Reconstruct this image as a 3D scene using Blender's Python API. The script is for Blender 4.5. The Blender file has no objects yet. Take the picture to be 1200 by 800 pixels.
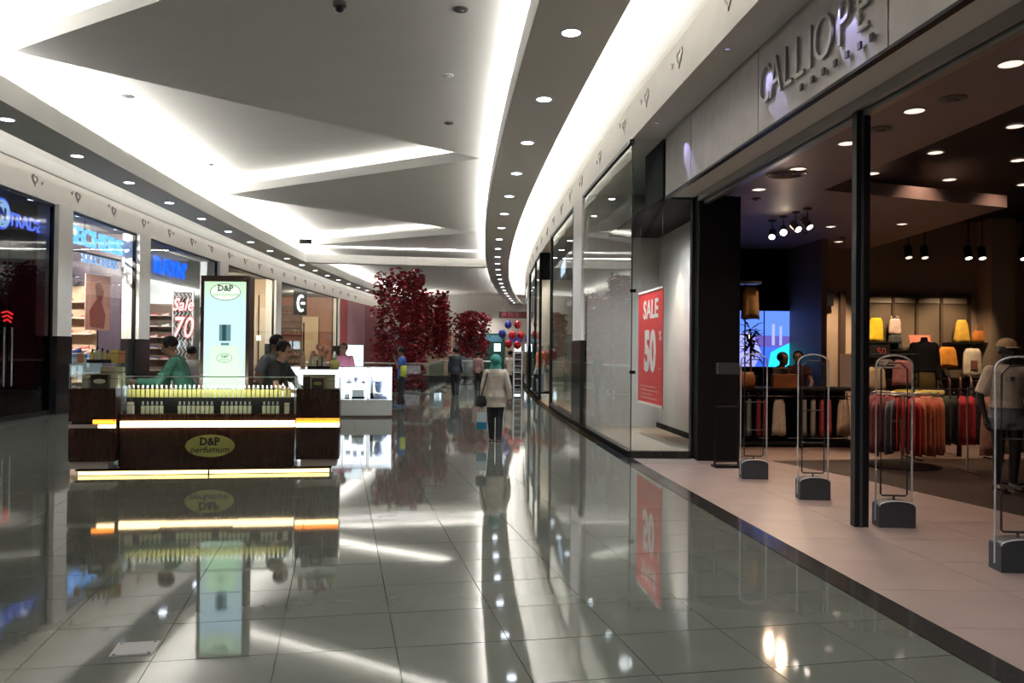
import bpy, bmesh, math, random
from mathutils import Vector, Matrix
random.seed(7)
SC = bpy.context.scene
COL = SC.collection
PI = math.pi
def R(d): return math.radians(d)
_ON = 'first second third fourth fifth sixth seventh eighth ninth tenth eleventh twelfth thirteenth fourteenth fifteenth sixteenth seventeenth eighteenth nineteenth'.split()
def nth(k):                      # 0 -> first
    if k < 19: return _ON[k]
    t, u = divmod(k+1, 10)
    return ('twentieth', 'thirtieth', 'fortieth')[t-2] if u == 0 else ('twenty', 'thirty', 'forty')[t-2]+'-'+_ON[u-1]

# ------------------------------------------------------------------ plan of the mall
# the mall curves gently; C(y) is the line of downlights along the fashion shop side, all long pieces follow it
def C(y): return -.705 - .0063*(y-38.5) + .00147*(y-38.5)**2
def dC(y): return -.0063 + 2*.00147*(y-38.5)

# ------------------------------------------------------------------ camera
cam_d = bpy.data.cameras.new('camera'); cam = bpy.data.objects.new('camera', cam_d); COL.objects.link(cam)
cam_d.sensor_width = 36; cam_d.lens = 28.5; cam_d.clip_end = 300; cam_d.clip_start = .05
p_, r_ = R(.70), R(.60)
f_ = Vector((0, math.cos(p_), math.sin(p_)))
ri = Vector((math.cos(r_), -math.sin(r_)*math.sin(p_), math.sin(r_)*math.cos(p_)))
up = Vector((-math.sin(r_), -math.cos(r_)*math.sin(p_), math.cos(r_)*math.cos(p_)))
m = Matrix((ri, up, -f_)).transposed().to_4x4(); m.translation = (0, 0, 1.6)
cam.matrix_world = m
SC.camera = cam

# ------------------------------------------------------------------ world, exposure
w = bpy.data.worlds.new('world'); SC.world = w; w.use_nodes = True
w.node_tree.nodes['Background'].inputs[0].default_value = (.5, .55, .6, 1)
w.node_tree.nodes['Background'].inputs[1].default_value = .02
vs = SC.view_settings
vs.view_transform = 'Standard'; vs.look = 'None'; vs.gamma = 1; vs.use_curve_mapping = False
vs.exposure = 0.8
SC.cycles.caustics_reflective = False; SC.cycles.caustics_refractive = False
SC.cycles.max_bounces = 9; SC.cycles.diffuse_bounces = 5; SC.cycles.glossy_bounces = 4
SC.cycles.transparent_max_bounces = 24; SC.cycles.sample_clamp_indirect = 6
SC.cycles.use_denoising = True
SC.cycles.blur_glossy = .5

# ------------------------------------------------------------------ cove lamps (LED strips lying in the ceiling troughs)
WARM = (1, .962, .915); COOL = (.86, .92, 1)
def strip(p, q, d, power, col=WARM, width=.06):
    p, q, d = Vector(p), Vector(q), Vector(d).normalized()
    L = (q-p).length
    l = bpy.data.lights.new('cove_strip', 'AREA'); l.shape = 'RECTANGLE'; l.size = L; l.size_y = width
    l.energy = power*L; l.color = col
    o = bpy.data.objects.new('cove_strip', l); COL.objects.link(o)
    X = (q-p).normalized(); Z = -(d - X*d.dot(X)).normalized(); Y = Z.cross(X)
    mm = Matrix((X, Y, Z)).transposed().to_4x4(); mm.translation = (p+q)/2
    o.matrix_world = mm
    return o
def curve_strips(o, z, d, power, y0, y1, step=3.5, col=WARM):
    n = max(1, round((y1-y0)/step)); h = (y1-y0)/n
    for i in range(n):
        a, b = y0+i*h, y0+(i+1)*h
        strip((C(a)+o, a, z), (C(b)+o, b, z), d, power, col)
COVE = 12.5
RISER = ((-.05, 7.9), (-7.67, 12.32)), ((-.78, 18.9), (-8.42, 23.69)), ((-1.40, 30.7), (-8.70, 34.95)), ((.9, -3.9), (-6.5, .9))
curve_strips(-.41, 5.90, (-.25, 0, 1), COVE*.55, -7, 66)            # fashion side, towards the hall
curve_strips(.40, 5.70, (.35, 0, 1), COVE*.62, -7, 66)              # fashion side, towards the shops
curve_strips(-8.63, 5.92, (.25, 0, 1), COVE*1.05, -7, 66)           # far side, towards the hall
curve_strips(-9.46, 5.70, (-.35, 0, 1), COVE*.40, -7, 66)           # far side, towards the shops
for (a, b) in RISER:                                                # along the near edge of every folded ceiling tray
    strip((a[0]-.25+.26, a[1]+.27+.44, 6.37), (b[0]+.55+.26, b[1]-.20+.44, 6.37), (-.05, -.08, 1), COVE*.62)
strip((-1.25, 37.58, 5.95), (-9.3, 36.22, 5.95), (0, -.25, 1), COVE*1.3)  # on the beam across the hall

def lamp(kind, loc, energy, col, size=.1, target=None, spot=None, blend=.5, parent=None, sy=None):
    l = bpy.data.lights.new('lamp', kind); l.energy = energy; l.color = col
    if kind == 'AREA':
        l.size = size
        if sy: l.shape = 'RECTANGLE'; l.size_y = sy
    else: l.shadow_soft_size = size
    if kind == 'SPOT': l.spot_size = R(spot); l.spot_blend = blend
    o = bpy.data.objects.new('lamp', l); COL.objects.link(o)
    o.location = loc
    if target is not None:
        o.rotation_euler = (Vector(target)-Vector(loc)).to_track_quat('-Z', 'Y').to_euler()
    return o

# ------------------------------------------------------------------ materials
MATS = {}
def mat(name, col, rough=.5, metal=0, spec=.5, emit=None, estr=1, noise=0, nscale=8, bump=0, bscale=40, coat=0, stretch=None, col2=None, alpha=None):
    if name in MATS: return MATS[name]
    mt = bpy.data.materials.new(name); mt.use_nodes = True; nt = mt.node_tree
    b = nt.nodes['Principled BSDF']
    b.inputs['Base Color'].default_value = (*col, 1); b.inputs['Roughness'].default_value = rough
    b.inputs['Metallic'].default_value = metal; b.inputs['Specular IOR Level'].default_value = spec
    b.inputs['Coat Weight'].default_value = coat; b.inputs['Coat Roughness'].default_value = .05
    if emit: b.inputs['Emission Color'].default_value = (*emit, 1); b.inputs['Emission Strength'].default_value = estr
    tc = None
    if noise or bump:
        tc = nt.nodes.new('ShaderNodeTexCoord'); mp = nt.nodes.new('ShaderNodeMapping'); nt.links.new(tc.outputs['Object'], mp.inputs[0])
        if stretch: mp.inputs['Scale'].default_value = stretch
    if noise:
        n = nt.nodes.new('ShaderNodeTexNoise'); n.inputs['Scale'].default_value = nscale; n.inputs['Detail'].default_value = 5
        nt.links.new(mp.outputs[0], n.inputs['Vector'])
        cr = nt.nodes.new('ShaderNodeValToRGB'); cr.color_ramp.elements[0].position = .3; cr.color_ramp.elements[1].position = .7
        c2 = col2 or tuple(min(1, c*(1+noise)) for c in col)
        c1 = col if col2 else tuple(c*(1-noise) for c in col)
        cr.color_ramp.elements[0].color = (*c1, 1); cr.color_ramp.elements[1].color = (*c2, 1)
        nt.links.new(n.outputs['Fac'], cr.inputs[0]); nt.links.new(cr.outputs[0], b.inputs['Base Color'])
    if bump:
        n2 = nt.nodes.new('ShaderNodeTexNoise'); n2.inputs['Scale'].default_value = bscale; n2.inputs['Detail'].default_value = 3
        nt.links.new(mp.outputs[0], n2.inputs['Vector'])
        bp = nt.nodes.new('ShaderNodeBump'); bp.inputs['Strength'].default_value = bump; bp.inputs['Distance'].default_value = .01
        nt.links.new(n2.outputs['Fac'], bp.inputs['Height']); nt.links.new(bp.outputs[0], b.inputs['Normal'])
    MATS[name] = mt
    return mt
def glow(name, col, s): return mat(name, (0.02, .02, .02), .6, emit=col, estr=s)
def glass_mat(name, tint, ior):
    if name in MATS: return MATS[name]
    mt = bpy.data.materials.new(name); mt.use_nodes = True; nt = mt.node_tree
    nt.nodes.remove(nt.nodes['Principled BSDF'])
    out = nt.nodes['Material Output']
    t = nt.nodes.new('ShaderNodeBsdfTransparent'); t.inputs[0].default_value = (*tint, 1)
    g = nt.nodes.new('ShaderNodeBsdfGlossy'); g.inputs['Roughness'].default_value = 0.0; g.inputs[0].default_value = (.92, .95, .93, 1)
    fr = nt.nodes.new('ShaderNodeFresnel'); fr.inputs['IOR'].default_value = ior
    mx = nt.nodes.new('ShaderNodeMixShader')
    ge = nt.nodes.new('ShaderNodeNewGeometry'); iv = nt.nodes.new('ShaderNodeMath'); iv.operation = 'SUBTRACT'; iv.inputs[0].default_value = 1
    ml = nt.nodes.new('ShaderNodeMath'); ml.operation = 'MULTIPLY'      # the reflection of both faces is given by the outer one
    nt.links.new(ge.outputs['Backfacing'], iv.inputs[1]); nt.links.new(fr.outputs[0], ml.inputs[0]); nt.links.new(iv.outputs[0], ml.inputs[1])
    nt.links.new(ml.outputs[0], mx.inputs[0]); nt.links.new(t.outputs[0], mx.inputs[1]); nt.links.new(g.outputs[0], mx.inputs[2])
    nt.links.new(mx.outputs[0], out.inputs[0])
    MATS[name] = mt
    return mt
GLASS = glass_mat('shop_glass', (.93, .95, .94), 1.6)
CLEAR = glass_mat('case_glass', (.96, .98, .97), 1.35)
SMOKE = glass_mat('smoked_glass', (.45, .46, .46), 1.55)
PAINT = mat('ceiling_paint', (.74, .735, .705), .7, noise=.02, nscale=1.5)
BAND = mat('soffit_paint', (.78, .76, .72), .6)
CREAM = mat('fascia_cream', (.78, .74, .69), .55, noise=.03, nscale=3)
COLM = mat('column_cladding', (.74, .71, .67), .5, noise=.03, nscale=3)
GRANITE = mat('black_granite', (.018, .018, .017), .12, noise=.5, nscale=60)
BORDER = mat('dark_granite_border', (.03, .028, .025), .12, noise=.6, nscale=30, bump=.02, bscale=8)
BLACK = mat('black_metal', (.006, .0065, .009), .4, spec=.3)
BLACKM = mat('matt_black', (.0045, .004, .004), .75, spec=.25)
ALU = mat('aluminium', (.42, .42, .40), .35, metal=.8)
STEEL = mat('steel', (.55, .55, .55), .25, metal=1)
WHITE = mat('white_laminate', (.75, .76, .76), .4)
PEWTER = mat('pewter', (.20, .18, .16), .4, metal=.3)
SIGNGREY = mat('brushed_sign_panel', (.45, .415, .40), .36, metal=.5, noise=.10, nscale=5, bump=.03, bscale=30)
TILE = mat('polished_tile', (.115, .122, .100), .045, spec=.88, noise=.07, nscale=2.2, bump=.008, bscale=5, coat=.0)
GROUT = mat('grout', (.025, .025, .022), .8)
STONE = mat('store_stone', (.255, .19, .165), .42, noise=.10, nscale=1.6, bump=.03, bscale=20)
CARPET = mat('dark_store_floor', (.035, .027, .023), .35, noise=.3, nscale=8)
WOOD = mat('wenge', (.030, .011, .006), .22, noise=.6, nscale=6, stretch=(14, 14, .8), spec=.6)

# ------------------------------------------------------------------ building helpers
class MB:
    def __init__(s): s.b = bmesh.new()
    def faces(s, vs, fs):
        v = [s.b.verts.new(p) for p in vs]
        for f in fs:
            try: s.b.faces.new([v[i] for i in f])
            except ValueError: pass
        return s
    def box(s, x0, x1, y0, y1, z0, z1):
        vs = [(x, y, z) for z in (z0, z1) for y in (y0, y1) for x in (x0, x1)]
        return s.faces(vs, [(0, 2, 3, 1), (4, 5, 7, 6), (0, 1, 5, 4), (2, 6, 7, 3), (0, 4, 6, 2), (1, 3, 7, 5)])
    def boxm(s, cx, cy, cz, dx, dy, dz): return s.box(cx-dx/2, cx+dx/2, cy-dy/2, cy+dy/2, cz-dz/2, cz+dz/2)
    def prism(s, poly, z0, z1):
        n = len(poly)
        area = sum(poly[i][0]*poly[(i+1) % n][1]-poly[(i+1) % n][0]*poly[i][1] for i in range(n))
        if area < 0: poly = poly[::-1]
        vs = [(x, y, z0) for x, y in poly]+[(x, y, z1) for x, y in poly]
        return s.faces(vs, [tuple(range(n-1, -1, -1)), tuple(range(n, 2*n))]+[(i, (i+1) % n, n+(i+1) % n, n+i) for i in range(n)])
    def tube(s, pts, r, n=8, close=False, r2=None):
        pts = [Vector(p) for p in pts]; rings = []
        for i, p in enumerate(pts):
            a = pts[i-1] if i else (pts[-1] if close else p)
            b = pts[i+1] if i < len(pts)-1 else (pts[0] if close else p)
            t = (b-a).normalized()
            u = t.cross(Vector((0, 0, 1)))
            if u.length < 1e-3: u = t.cross(Vector((0, 1, 0)))
            u.normalize(); v = u.cross(t)
            rr = r if r2 is None else r+(r2-r)*i/max(1, len(pts)-1)
            rings.append([s.b.verts.new(p+u*math.cos(2*PI*k/n)*rr+v*math.sin(2*PI*k/n)*rr) for k in range(n)])
        m_ = len(rings)
        for i in range(m_ if close else m_-1):
            A, B = rings[i], rings[(i+1) % m_]
            for k in range(n): s.b.faces.new((A[k], A[(k+1) % n], B[(k+1) % n], B[k]))
        if not close:
            s.b.faces.new(rings[0][::-1]); s.b.faces.new(rings[-1])
        return s
    def ringlathe(s, prof, n=20):
        rings = [[s.b.verts.new((r*math.cos(2*PI*k/n), r*math.sin(2*PI*k/n), z)) for k in range(n)] for r, z in prof]
        for A, B in zip(rings, rings[1:]+rings[:1]):
            for k in range(n): s.b.faces.new((A[k], A[(k+1) % n], B[(k+1) % n], B[k]))
        return s
    def lathe(s, prof, c=(0, 0, 0), n=16, sx=1, sy=1):
        rings = []
        for r, z in prof:
            rings.append([s.b.verts.new((c[0]+r*sx*math.cos(2*PI*k/n), c[1]+r*sy*math.sin(2*PI*k/n), c[2]+z)) for k in range(n)])
        for A, B in zip(rings, rings[1:]):
            for k in range(n): s.b.faces.new((A[k], A[(k+1) % n], B[(k+1) % n], B[k]))
        s.b.faces.new(rings[0][::-1]); s.b.faces.new(rings[-1])
        return s
    def loft(s, rings):      # rings of (cx,cy,cz,rx,ry)
        n = 14; out = []
        for cx, cy, cz, rx, ry in rings:
            out.append([s.b.verts.new((cx+rx*math.cos(2*PI*k/n), cy+ry*math.sin(2*PI*k/n), cz)) for k in range(n)])
        for A, B in zip(out, out[1:]):
            for k in range(n): s.b.faces.new((A[k], A[(k+1) % n], B[(k+1) % n], B[k]))
        s.b.faces.new(out[0][::-1]); s.b.faces.new(out[-1])
        return s
    def ball(s, c, rx, ry=None, rz=None, n=12, mtx=None):
        ry = ry or rx; rz = rz or rx
        M_ = Matrix.Translation(c) @ (mtx or Matrix.Identity(4)) @ Matrix.Diagonal((rx, ry, rz, 1))
        bmesh.ops.create_uvsphere(s.b, u_segments=n, v_segments=max(6, n*2//3), radius=1, matrix=M_)
        return s
    def sweep(s, prof, y0, y1, n, closed=True):   # profile of (offset, z) carried along the curve of the mall
        rows = []
        for i in range(n+1):
            y = y0+(y1-y0)*i/n
            rows.append([s.b.verts.new((C(y)+o, y, z)) for o, z in prof])
        k = len(prof)
        for A, B in zip(rows, rows[1:]):
            for j in range(k if closed else k-1):
                s.b.faces.new((A[j], B[j], B[(j+1) % k], A[(j+1) % k]))
        if closed:
            s.b.faces.new(rows[0]); s.b.faces.new(rows[-1][::-1])
        return s
    def mesh(s, name, mt, smooth=False, fix=True):
        if fix: bmesh.ops.recalc_face_normals(s.b, faces=s.b.faces[:])
        me = bpy.data.meshes.new(name); s.b.to_mesh(me); s.b.free()
        if mt: me.materials.append(mt)
        if smooth:
            for p in me.polygons: p.use_smooth = True
        return me
    def build(s, name, mt, parent=None, smooth=False, loc=None, rz=0, fix=True):
        return link(name, s.mesh(name, mt, smooth, fix), parent, loc, rz)
def link(name, me, parent=None, loc=None, rz=0):
    o = bpy.data.objects.new(name, me); COL.objects.link(o)
    if parent: o.parent = parent
    if loc: o.location = loc
    if rz: o.rotation_euler = (0, 0, rz)
    return o
def tag(o, label=None, cat=None, group=None, kind=None):
    if label: o['label'] = label
    if cat: o['category'] = cat
    if group: o['group'] = group
    if kind: o['kind'] = kind
    return o
def thing(name, label, cat, loc=(0, 0, 0), rz=0, group=None):
    o = bpy.data.objects.new(name, None); COL.objects.link(o); o.empty_display_size = .05
    o.location = loc; o.rotation_euler = (0, 0, rz)
    return tag(o, label, cat, group)
def struct(o, label=None):
    o['kind'] = 'structure'
    if label: o['label'] = label
    return o
def kids(o): return [c for c in COL.objects if c.parent == o]
def copy_tree(o, loc=None, rz=None, label=None, parent=None, chmap={}):
    c = o.copy(); COL.objects.link(c)
    if parent: c.parent = parent
    if loc is not None: c.location = loc
    if rz is not None: c.rotation_euler = (0, 0, rz)
    if label: c['label'] = label
    for ch in list(o.children): copy_tree(ch, parent=c)
    return c
def mtx(X, Y, Z, p):
    m_ = Matrix((Vector(X).normalized(), Vector(Y).normalized(), Vector(Z).normalized())).transposed().to_4x4(); m_.translation = p
    return m_
def text_mesh(body, size, ext, bold=0, shear=0, sx=1, align='CENTER', spacing=1, fit=None):
    cu = bpy.data.curves.new('lettering', 'FONT'); cu.body = body; cu.size = size; cu.extrude = ext; cu.offset = bold; cu.shear = shear
    cu.align_x = align; cu.align_y = 'BOTTOM_BASELINE'; cu.resolution_u = 3; cu.space_character = spacing
    o = bpy.data.objects.new('lettering', cu); COL.objects.link(o)
    me = bpy.data.meshes.new_from_object(o.evaluated_get(bpy.context.evaluated_depsgraph_get()))
    bpy.data.objects.remove(o); bpy.data.curves.remove(cu)
    if fit:
        xs = [v.co.x for v in me.vertices]; sx = fit/(max(xs)-min(xs))
    me.transform(Matrix.Diagonal((sx, 1, 1, 1)))
    return me
def text(body, size, ext, mt, m_, parent=None, name='lettering', **k):
    me = text_mesh(body, size, ext, **k); me.materials.clear(); me.materials.append(mt); me.transform(m_)
    return link(name, me, parent)

# ================================================================== THE SETTING
Y0, Y1 = -8, 68
OL, ORI = -10.75, 1.37           # shop front planes, as offsets from the curve
# the opening to the floor below steps out towards the fashion side beyond y = 39
def in_void(x, y): return (30.2 < y < 39.2 and C(y)-7.0 < x < C(y)-2.55) or (39.2 <= y < 52 and C(y)-7.0 < x < C(y)-.3)
# floor
fl = MB()
n = 76
for a in range(n):
    y, yy = Y0+(Y1-Y0)*a/n, Y0+(Y1-Y0)*(a+1)/n
    spans = [(OL-.1, 1.16)]
    if 30.0 <= y and yy <= 39.01: spans = [(OL-.1, -7.0), (-2.55, 1.16)]
    elif 39.0 <= y and yy <= 52.01: spans = [(OL-.1, -7.0), (-.3, 1.16)]
    for o0, o1 in spans:
        vs = [(C(y)+o0, y), (C(y)+o1, y), (C(yy)+o1, yy), (C(yy)+o0, yy)]
        fl.faces([(p, q, -.012) for p, q in vs]+[(p, q, -.35) for p, q in vs], [(0, 1, 2, 3), (7, 6, 5, 4), (0, 4, 5, 1), (1, 5, 6, 2), (2, 6, 7, 3), (3, 7, 4, 0)])
floor = struct(fl.build('floor', GROUT))
A12 = R(12.0); PU, PV = .622, .585          # tile pitch, across and along
ux, uy = math.cos(A12), math.sin(A12)
tg = []
for i in range(-30, 30):
    for j in range(-26, 150):
        x = .122+(i+.5)*PU*ux-(j+.5)*PV*uy; y = 3.93+(i+.5)*PU*uy*0.90+(j+.5)*PV*ux
        if y < Y0+.5 or y > Y1-.5 or x < C(y)+OL-.2 or x > C(y)+1.16+.35: continue
        tg.append((x, y))
def clip_line(poly, px, py, nx, ny):
    out = []
    for k in range(len(poly)):
        a, b = poly[k], poly[(k+1) % len(poly)]
        da = (a[0]-px)*nx+(a[1]-py)*ny; db = (b[0]-px)*nx+(b[1]-py)*ny
        if da <= 0: out.append(a)
        if (da < 0) != (db < 0) and da != db:
            t = da/(da-db); out.append((a[0]+(b[0]-a[0])*t, a[1]+(b[1]-a[1])*t))
    return out
def tile_poly(x, y, g=.0034):
    a, b = PU/2-g, PV/2-g
    ps = [(x+sx*a*ux-sy*b*uy, y+sx*a*uy+sy*b*ux) for sx, sy in ((-1, -1), (1, -1), (1, 1), (-1, 1))]
    return ps
tile_me = MB().prism([(-PU/2+.0034, -PV/2+.0034), (PU/2-.0034, -PV/2+.0034), (PU/2-.0034, PV/2-.0034), (-PU/2+.0034, PV/2-.0034)], -.0115, 0).mesh('tile', TILE)
def in_frame(x, y): return y > 2.6 and abs(x)/max(y, .1) < .72
vis = sorted([t for t in tg if in_frame(*t)], key=lambda t: t[0]**2+t[1]**2)[:300]
vset = set(vis); rest = MB(); rt = random.Random(3)
for (x, y) in tg:
    slope = dC(y); edge = C(y)+1.155
    near_edge = x+.5 > edge
    if (x, y) in vset and not near_edge:
        o = link('tile', tile_me, floor, (x, y, 0)); o.rotation_euler = (rt.gauss(0, .0007), rt.gauss(0, .0007), A12)
        continue
    ps = tile_poly(x, y)
    if near_edge: ps = clip_line(ps, edge, y, 1, -slope)
    if len(ps) < 3: continue
    if any(in_void(*p) for p in ps) and 29.5 < y < 53: continue
    cx = sum(p[0] for p in ps)/len(ps); cy = sum(p[1] for p in ps)/len(ps)
    if (x, y) in vset:
        o = MB().prism([(p[0]-cx, p[1]-cy) for p in ps], -.0115, 0).build('tile', TILE, floor, loc=(cx, cy, 0))
    else:
        gx, gy = rt.gauss(0, .0006), rt.gauss(0, .0006)
        n_ = len(ps)
        area = sum(ps[i][0]*ps[(i+1) % n_][1]-ps[(i+1) % n_][0]*ps[i][1] for i in range(n_))
        if area < 0: ps = ps[::-1]
        rest.faces([(p[0], p[1], (p[0]-cx)*gx+(p[1]-cy)*gy) for p in ps]+[(p[0], p[1], -.0115) for p in ps],
                   [tuple(range(n_))]+[(i, i+n_, (i+1) % n_+n_, (i+1) % n_) for i in range(n_)])
tag(rest.build('tiles', TILE, floor, fix=False), kind='stuff')
# granite border along the shop front
struct(MB().sweep([(1.16, -.3), (1.16, .003), (1.37, .003), (1.37, -.3)], Y0, 12.35, 30).build('trim_1', BORDER), 'dark granite border strip along the shop threshold')

# ceiling : raised plane above, folded trays below
cl = MB()
n = 38
for a in range(n):
    y, yy = Y0+(37-Y0)*a/n, Y0+(37-Y0)*(a+1)/n
    vs = [(C(y)-9.1, y), (C(y)+.02, y), (C(yy)+.02, yy), (C(yy)-9.1, yy)]
    cl.faces([(p, q, 6.62) for p, q in vs]+[(p, q, 6.8) for p, q in vs], [(3, 2, 1, 0), (4, 5, 6, 7)])
ceiling = struct(cl.build('ceiling', PAINT))
def redge(y0, y1, n=8, o=.02): return [(C(y0+(y1-y0)*k/n)+o, y0+(y1-y0)*k/n) for k in range(n+1)]
TIPS = [(-6.5, .9), (-7.67, 12.32), (-8.42, 23.69), (-8.70, 34.95)]
NOT = [(.9, -3.9), (-.05, 7.7), (-.78, 18.9), (-1.40, 30.7)]
for k in range(4):
    t, nn = TIPS[k], NOT[k]
    far = NOT[k+1] if k < 3 else (-1.35, 36.2)
    poly = [t, nn]+redge(nn[1], far[1])+[far]
    MB().prism(poly, 6.10, 6.34).build('ceiling_panel', PAINT, ceiling)
# bulkheads with the downlights (a trough open at the top)
def bulk(o0, o1, name, lab, y0=Y0, y1=Y1):
    b = MB().sweep([(o0, 5.5), (o1, 5.5), (o1, 5.55), (o0, 5.55)], y0, y1, 76)
    o = struct(b.build(name, BAND), lab)
    return o
b1 = bulk(-.46, .48, 'trim_2', 'grey curved soffit with downlights along the fashion shop side')
MB().sweep([(-.50, 5.5), (-.46, 5.5), (-.46, 5.88), (-.50, 5.88)], Y0, Y1, 76).build('lip', PAINT, b1)
MB().sweep([(.48, 5.5), (.51, 5.5), (.51, 5.68), (.48, 5.68)], Y0, Y1, 76).build('lip', PAINT, b1)
MB().sweep([(-.02, 5.55), (.02, 5.55), (.02, 6.70), (-.02, 6.70)], Y0, Y1, 76).build('divider', PAINT, b1)
b2 = bulk(-9.52, -8.62, 'trim_3', 'grey curved soffit with downlights along the shoe shop side')
MB().sweep([(-8.62, 5.5), (-8.58, 5.5), (-8.58, 5.90), (-8.62, 5.90)], Y0, Y1, 76).build('lip', PAINT, b2)
MB().sweep([(-9.55, 5.5), (-9.52, 5.5), (-9.52, 5.68), (-9.55, 5.68)], Y0, Y1, 76).build('lip', PAINT, b2)
MB().sweep([(-9.12, 5.55), (-9.08, 5.55), (-9.08, 6.70), (-9.12, 6.70)], Y0, Y1, 76).build('divider', PAINT, b2)
# coved vault between bulkhead and fascia
def cove(s, c, name, e=0):
    prof = [(c+s*.02, 6.28), (c+s*(.55+e), 6.28), (c+s*(.85+e), 6.22), (c+s*(1.12+e), 6.08), (c+s*(1.30+e), 5.88), (c+s*(1.40+e), 5.62)]
    prof2 = [(o+s*.03, z+.05) for o, z in prof[::-1]]
    return struct(MB().sweep(prof+prof2, Y0, Y1, 76).build(name, PAINT, smooth=False), None)
cove(1, 0, 'ceiling.001')['label'] = 'cream coved ceiling strip above the fashion shop fascia'
cove(-1, -9.10, 'ceiling.002', .24)['label'] = 'cream coved ceiling strip above the shoe shop fascia'
LIPG = mat('cove_lip', (.50, .48, .44), .6)
# fascias
fr = struct(MB().sweep([(1.37, 4.9), (1.40, 4.9), (1.40, 5.5), (1.37, 5.5)], Y0, Y1, 90).build('wall_right', CREAM), 'cream fascia over the fashion side shops')
MB().sweep([(1.40, 5.42), (1.50, 5.42), (1.50, 5.62), (1.40, 5.62)], Y0, Y1, 90).build('lip', LIPG, fr)
fL = struct(MB().sweep([(OL-.04, 4.95), (OL, 4.95), (OL, 5.60), (OL-.04, 5.60)], Y0, Y1, 90).build('wall_left', CREAM), 'cream fascia over the shoe side shops')
MB().sweep([(OL-.1, 5.55), (OL-.04, 5.55), (OL-.04, 5.66), (OL-.1, 5.66)], Y0, Y1, 90).build('lip', LIPG, fL)
# soffit behind the right fascia, above the sign panel
struct(MB().sweep([(1.40, 4.9), (2.6, 4.9), (2.6, 4.95), (1.40, 4.95)], Y0, 30, 40).build('ceiling.003', BAND), 'grey green soffit above the shop sign')
# beam across the hall and the lower ceiling beyond
bm = MB()
for k in range(1):
    a, b = (C(36.2)-8.6, 36.3), (C(37.6)-.5, 37.66)
    d = Vector((b[0]-a[0], b[1]-a[1])).normalized(); nx, ny = -d.y, d.x
    bm.prism([a, b, (b[0]+nx*.5, b[1]+ny*.5), (a[0]+nx*.5, a[1]+ny*.5)], 5.5, 5.88)
struct(bm.build('trim_4', PAINT), 'cream bulkhead beam crossing the hall')
far = MB(); n = 16
for a in range(n):
    y, yy = 36.9+(Y1-36.9)*a/n, 36.9+(Y1-36.9)*(a+1)/n
    vs = [(C(y)-9.1, y), (C(y)+.02, y), (C(yy)+.02, yy), (C(yy)-9.1, yy)]
    far.faces([(p, q, 6.25) for p, q in vs]+[(p, q, 6.4) for p, q in vs], [(3, 2, 1, 0), (4, 5, 6, 7)]+([(0, 1, 5, 4)] if a == 0 else []))
struct(far.build('ceiling.004', PAINT), 'plain ceiling beyond the crossing beam')
# end wall, back wall, lower floor
struct(MB().box(-14, 8, Y1, Y1+.2, -6, 7).build('wall_far', mat('end_wall', (.5, .48, .45), .7)))
struct(MB().box(-14, 9, Y0-.2, Y0, -.4, 7).build('wall_back', mat('end_wall', (.5, .48, .45), .7)))
struct(MB().box(-14, 4, 26, 58, -5.1, -5).build('floor.001', TILE), 'floor of the storey below the opening')
# ================================================================== SHOP FRONTS
def opoly(o0, o1, y0, y1): return [(C(y0)+o0, y0), (C(y0)+o1, y0), (C(y1)+o1, y1), (C(y1)+o0, y1)]
def wall_o(name, o, y0, y1, z0, z1, mt, th=.12, n=None, label=None, parent=None):
    n = n or max(1, int((y1-y0)/2))
    w_ = MB().sweep([(o, z0), (o+th, z0), (o+th, z1), (o, z1)], y0, y1, n).build(name, mt, parent)
    return w_ if parent else struct(w_, label)
WN = [0]
def window(o, y0, y1, z0, z1, panes, frame=BLACK, g=GLASS, fw=.05, th=.012, bottom=.12, top=.06):
    WN[0] += 1
    root = bpy.data.objects.new('window_%d' % WN[0], None); COL.objects.link(root); struct(root)
    if bottom: MB().sweep([(o-.05, z0), (o+.06, z0), (o+.06, z0+bottom), (o-.05, z0+bottom)], y0, y1, max(1, int(y1-y0))).build('plinth', GRANITE, root)
    if top: MB().sweep([(o-.03, z1-top), (o+.04, z1-top), (o+.04, z1), (o-.03, z1)], y0, y1, max(1, int(y1-y0))).build('frame', frame, root)
    for k in range(panes):
        a, b = y0+(y1-y0)*k/panes+.006, y0+(y1-y0)*(k+1)/panes-.006
        MB().sweep([(o, z0+bottom), (o+th, z0+bottom), (o+th, z1-top), (o, z1-top)], a, b, 1).build('pane', g, root)
    for y in (y0, y1-fw):
        if fw: MB().prism(opoly(o-.04, o+.05, y, y+fw), z0, z1).build('frame', frame, root)
    return root
def column(o0, o1, y0, y1, z1, zsplit=1.85):
    c = MB().prism(opoly(o0, o1, y0, y1), zsplit, z1).build('column', COLM); struct(c)
    MB().prism(opoly(o0-.012, o1+.012, y0-.012, y1+.012), 0, zsplit).build('plinth', GRANITE, c)
    return c

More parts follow.
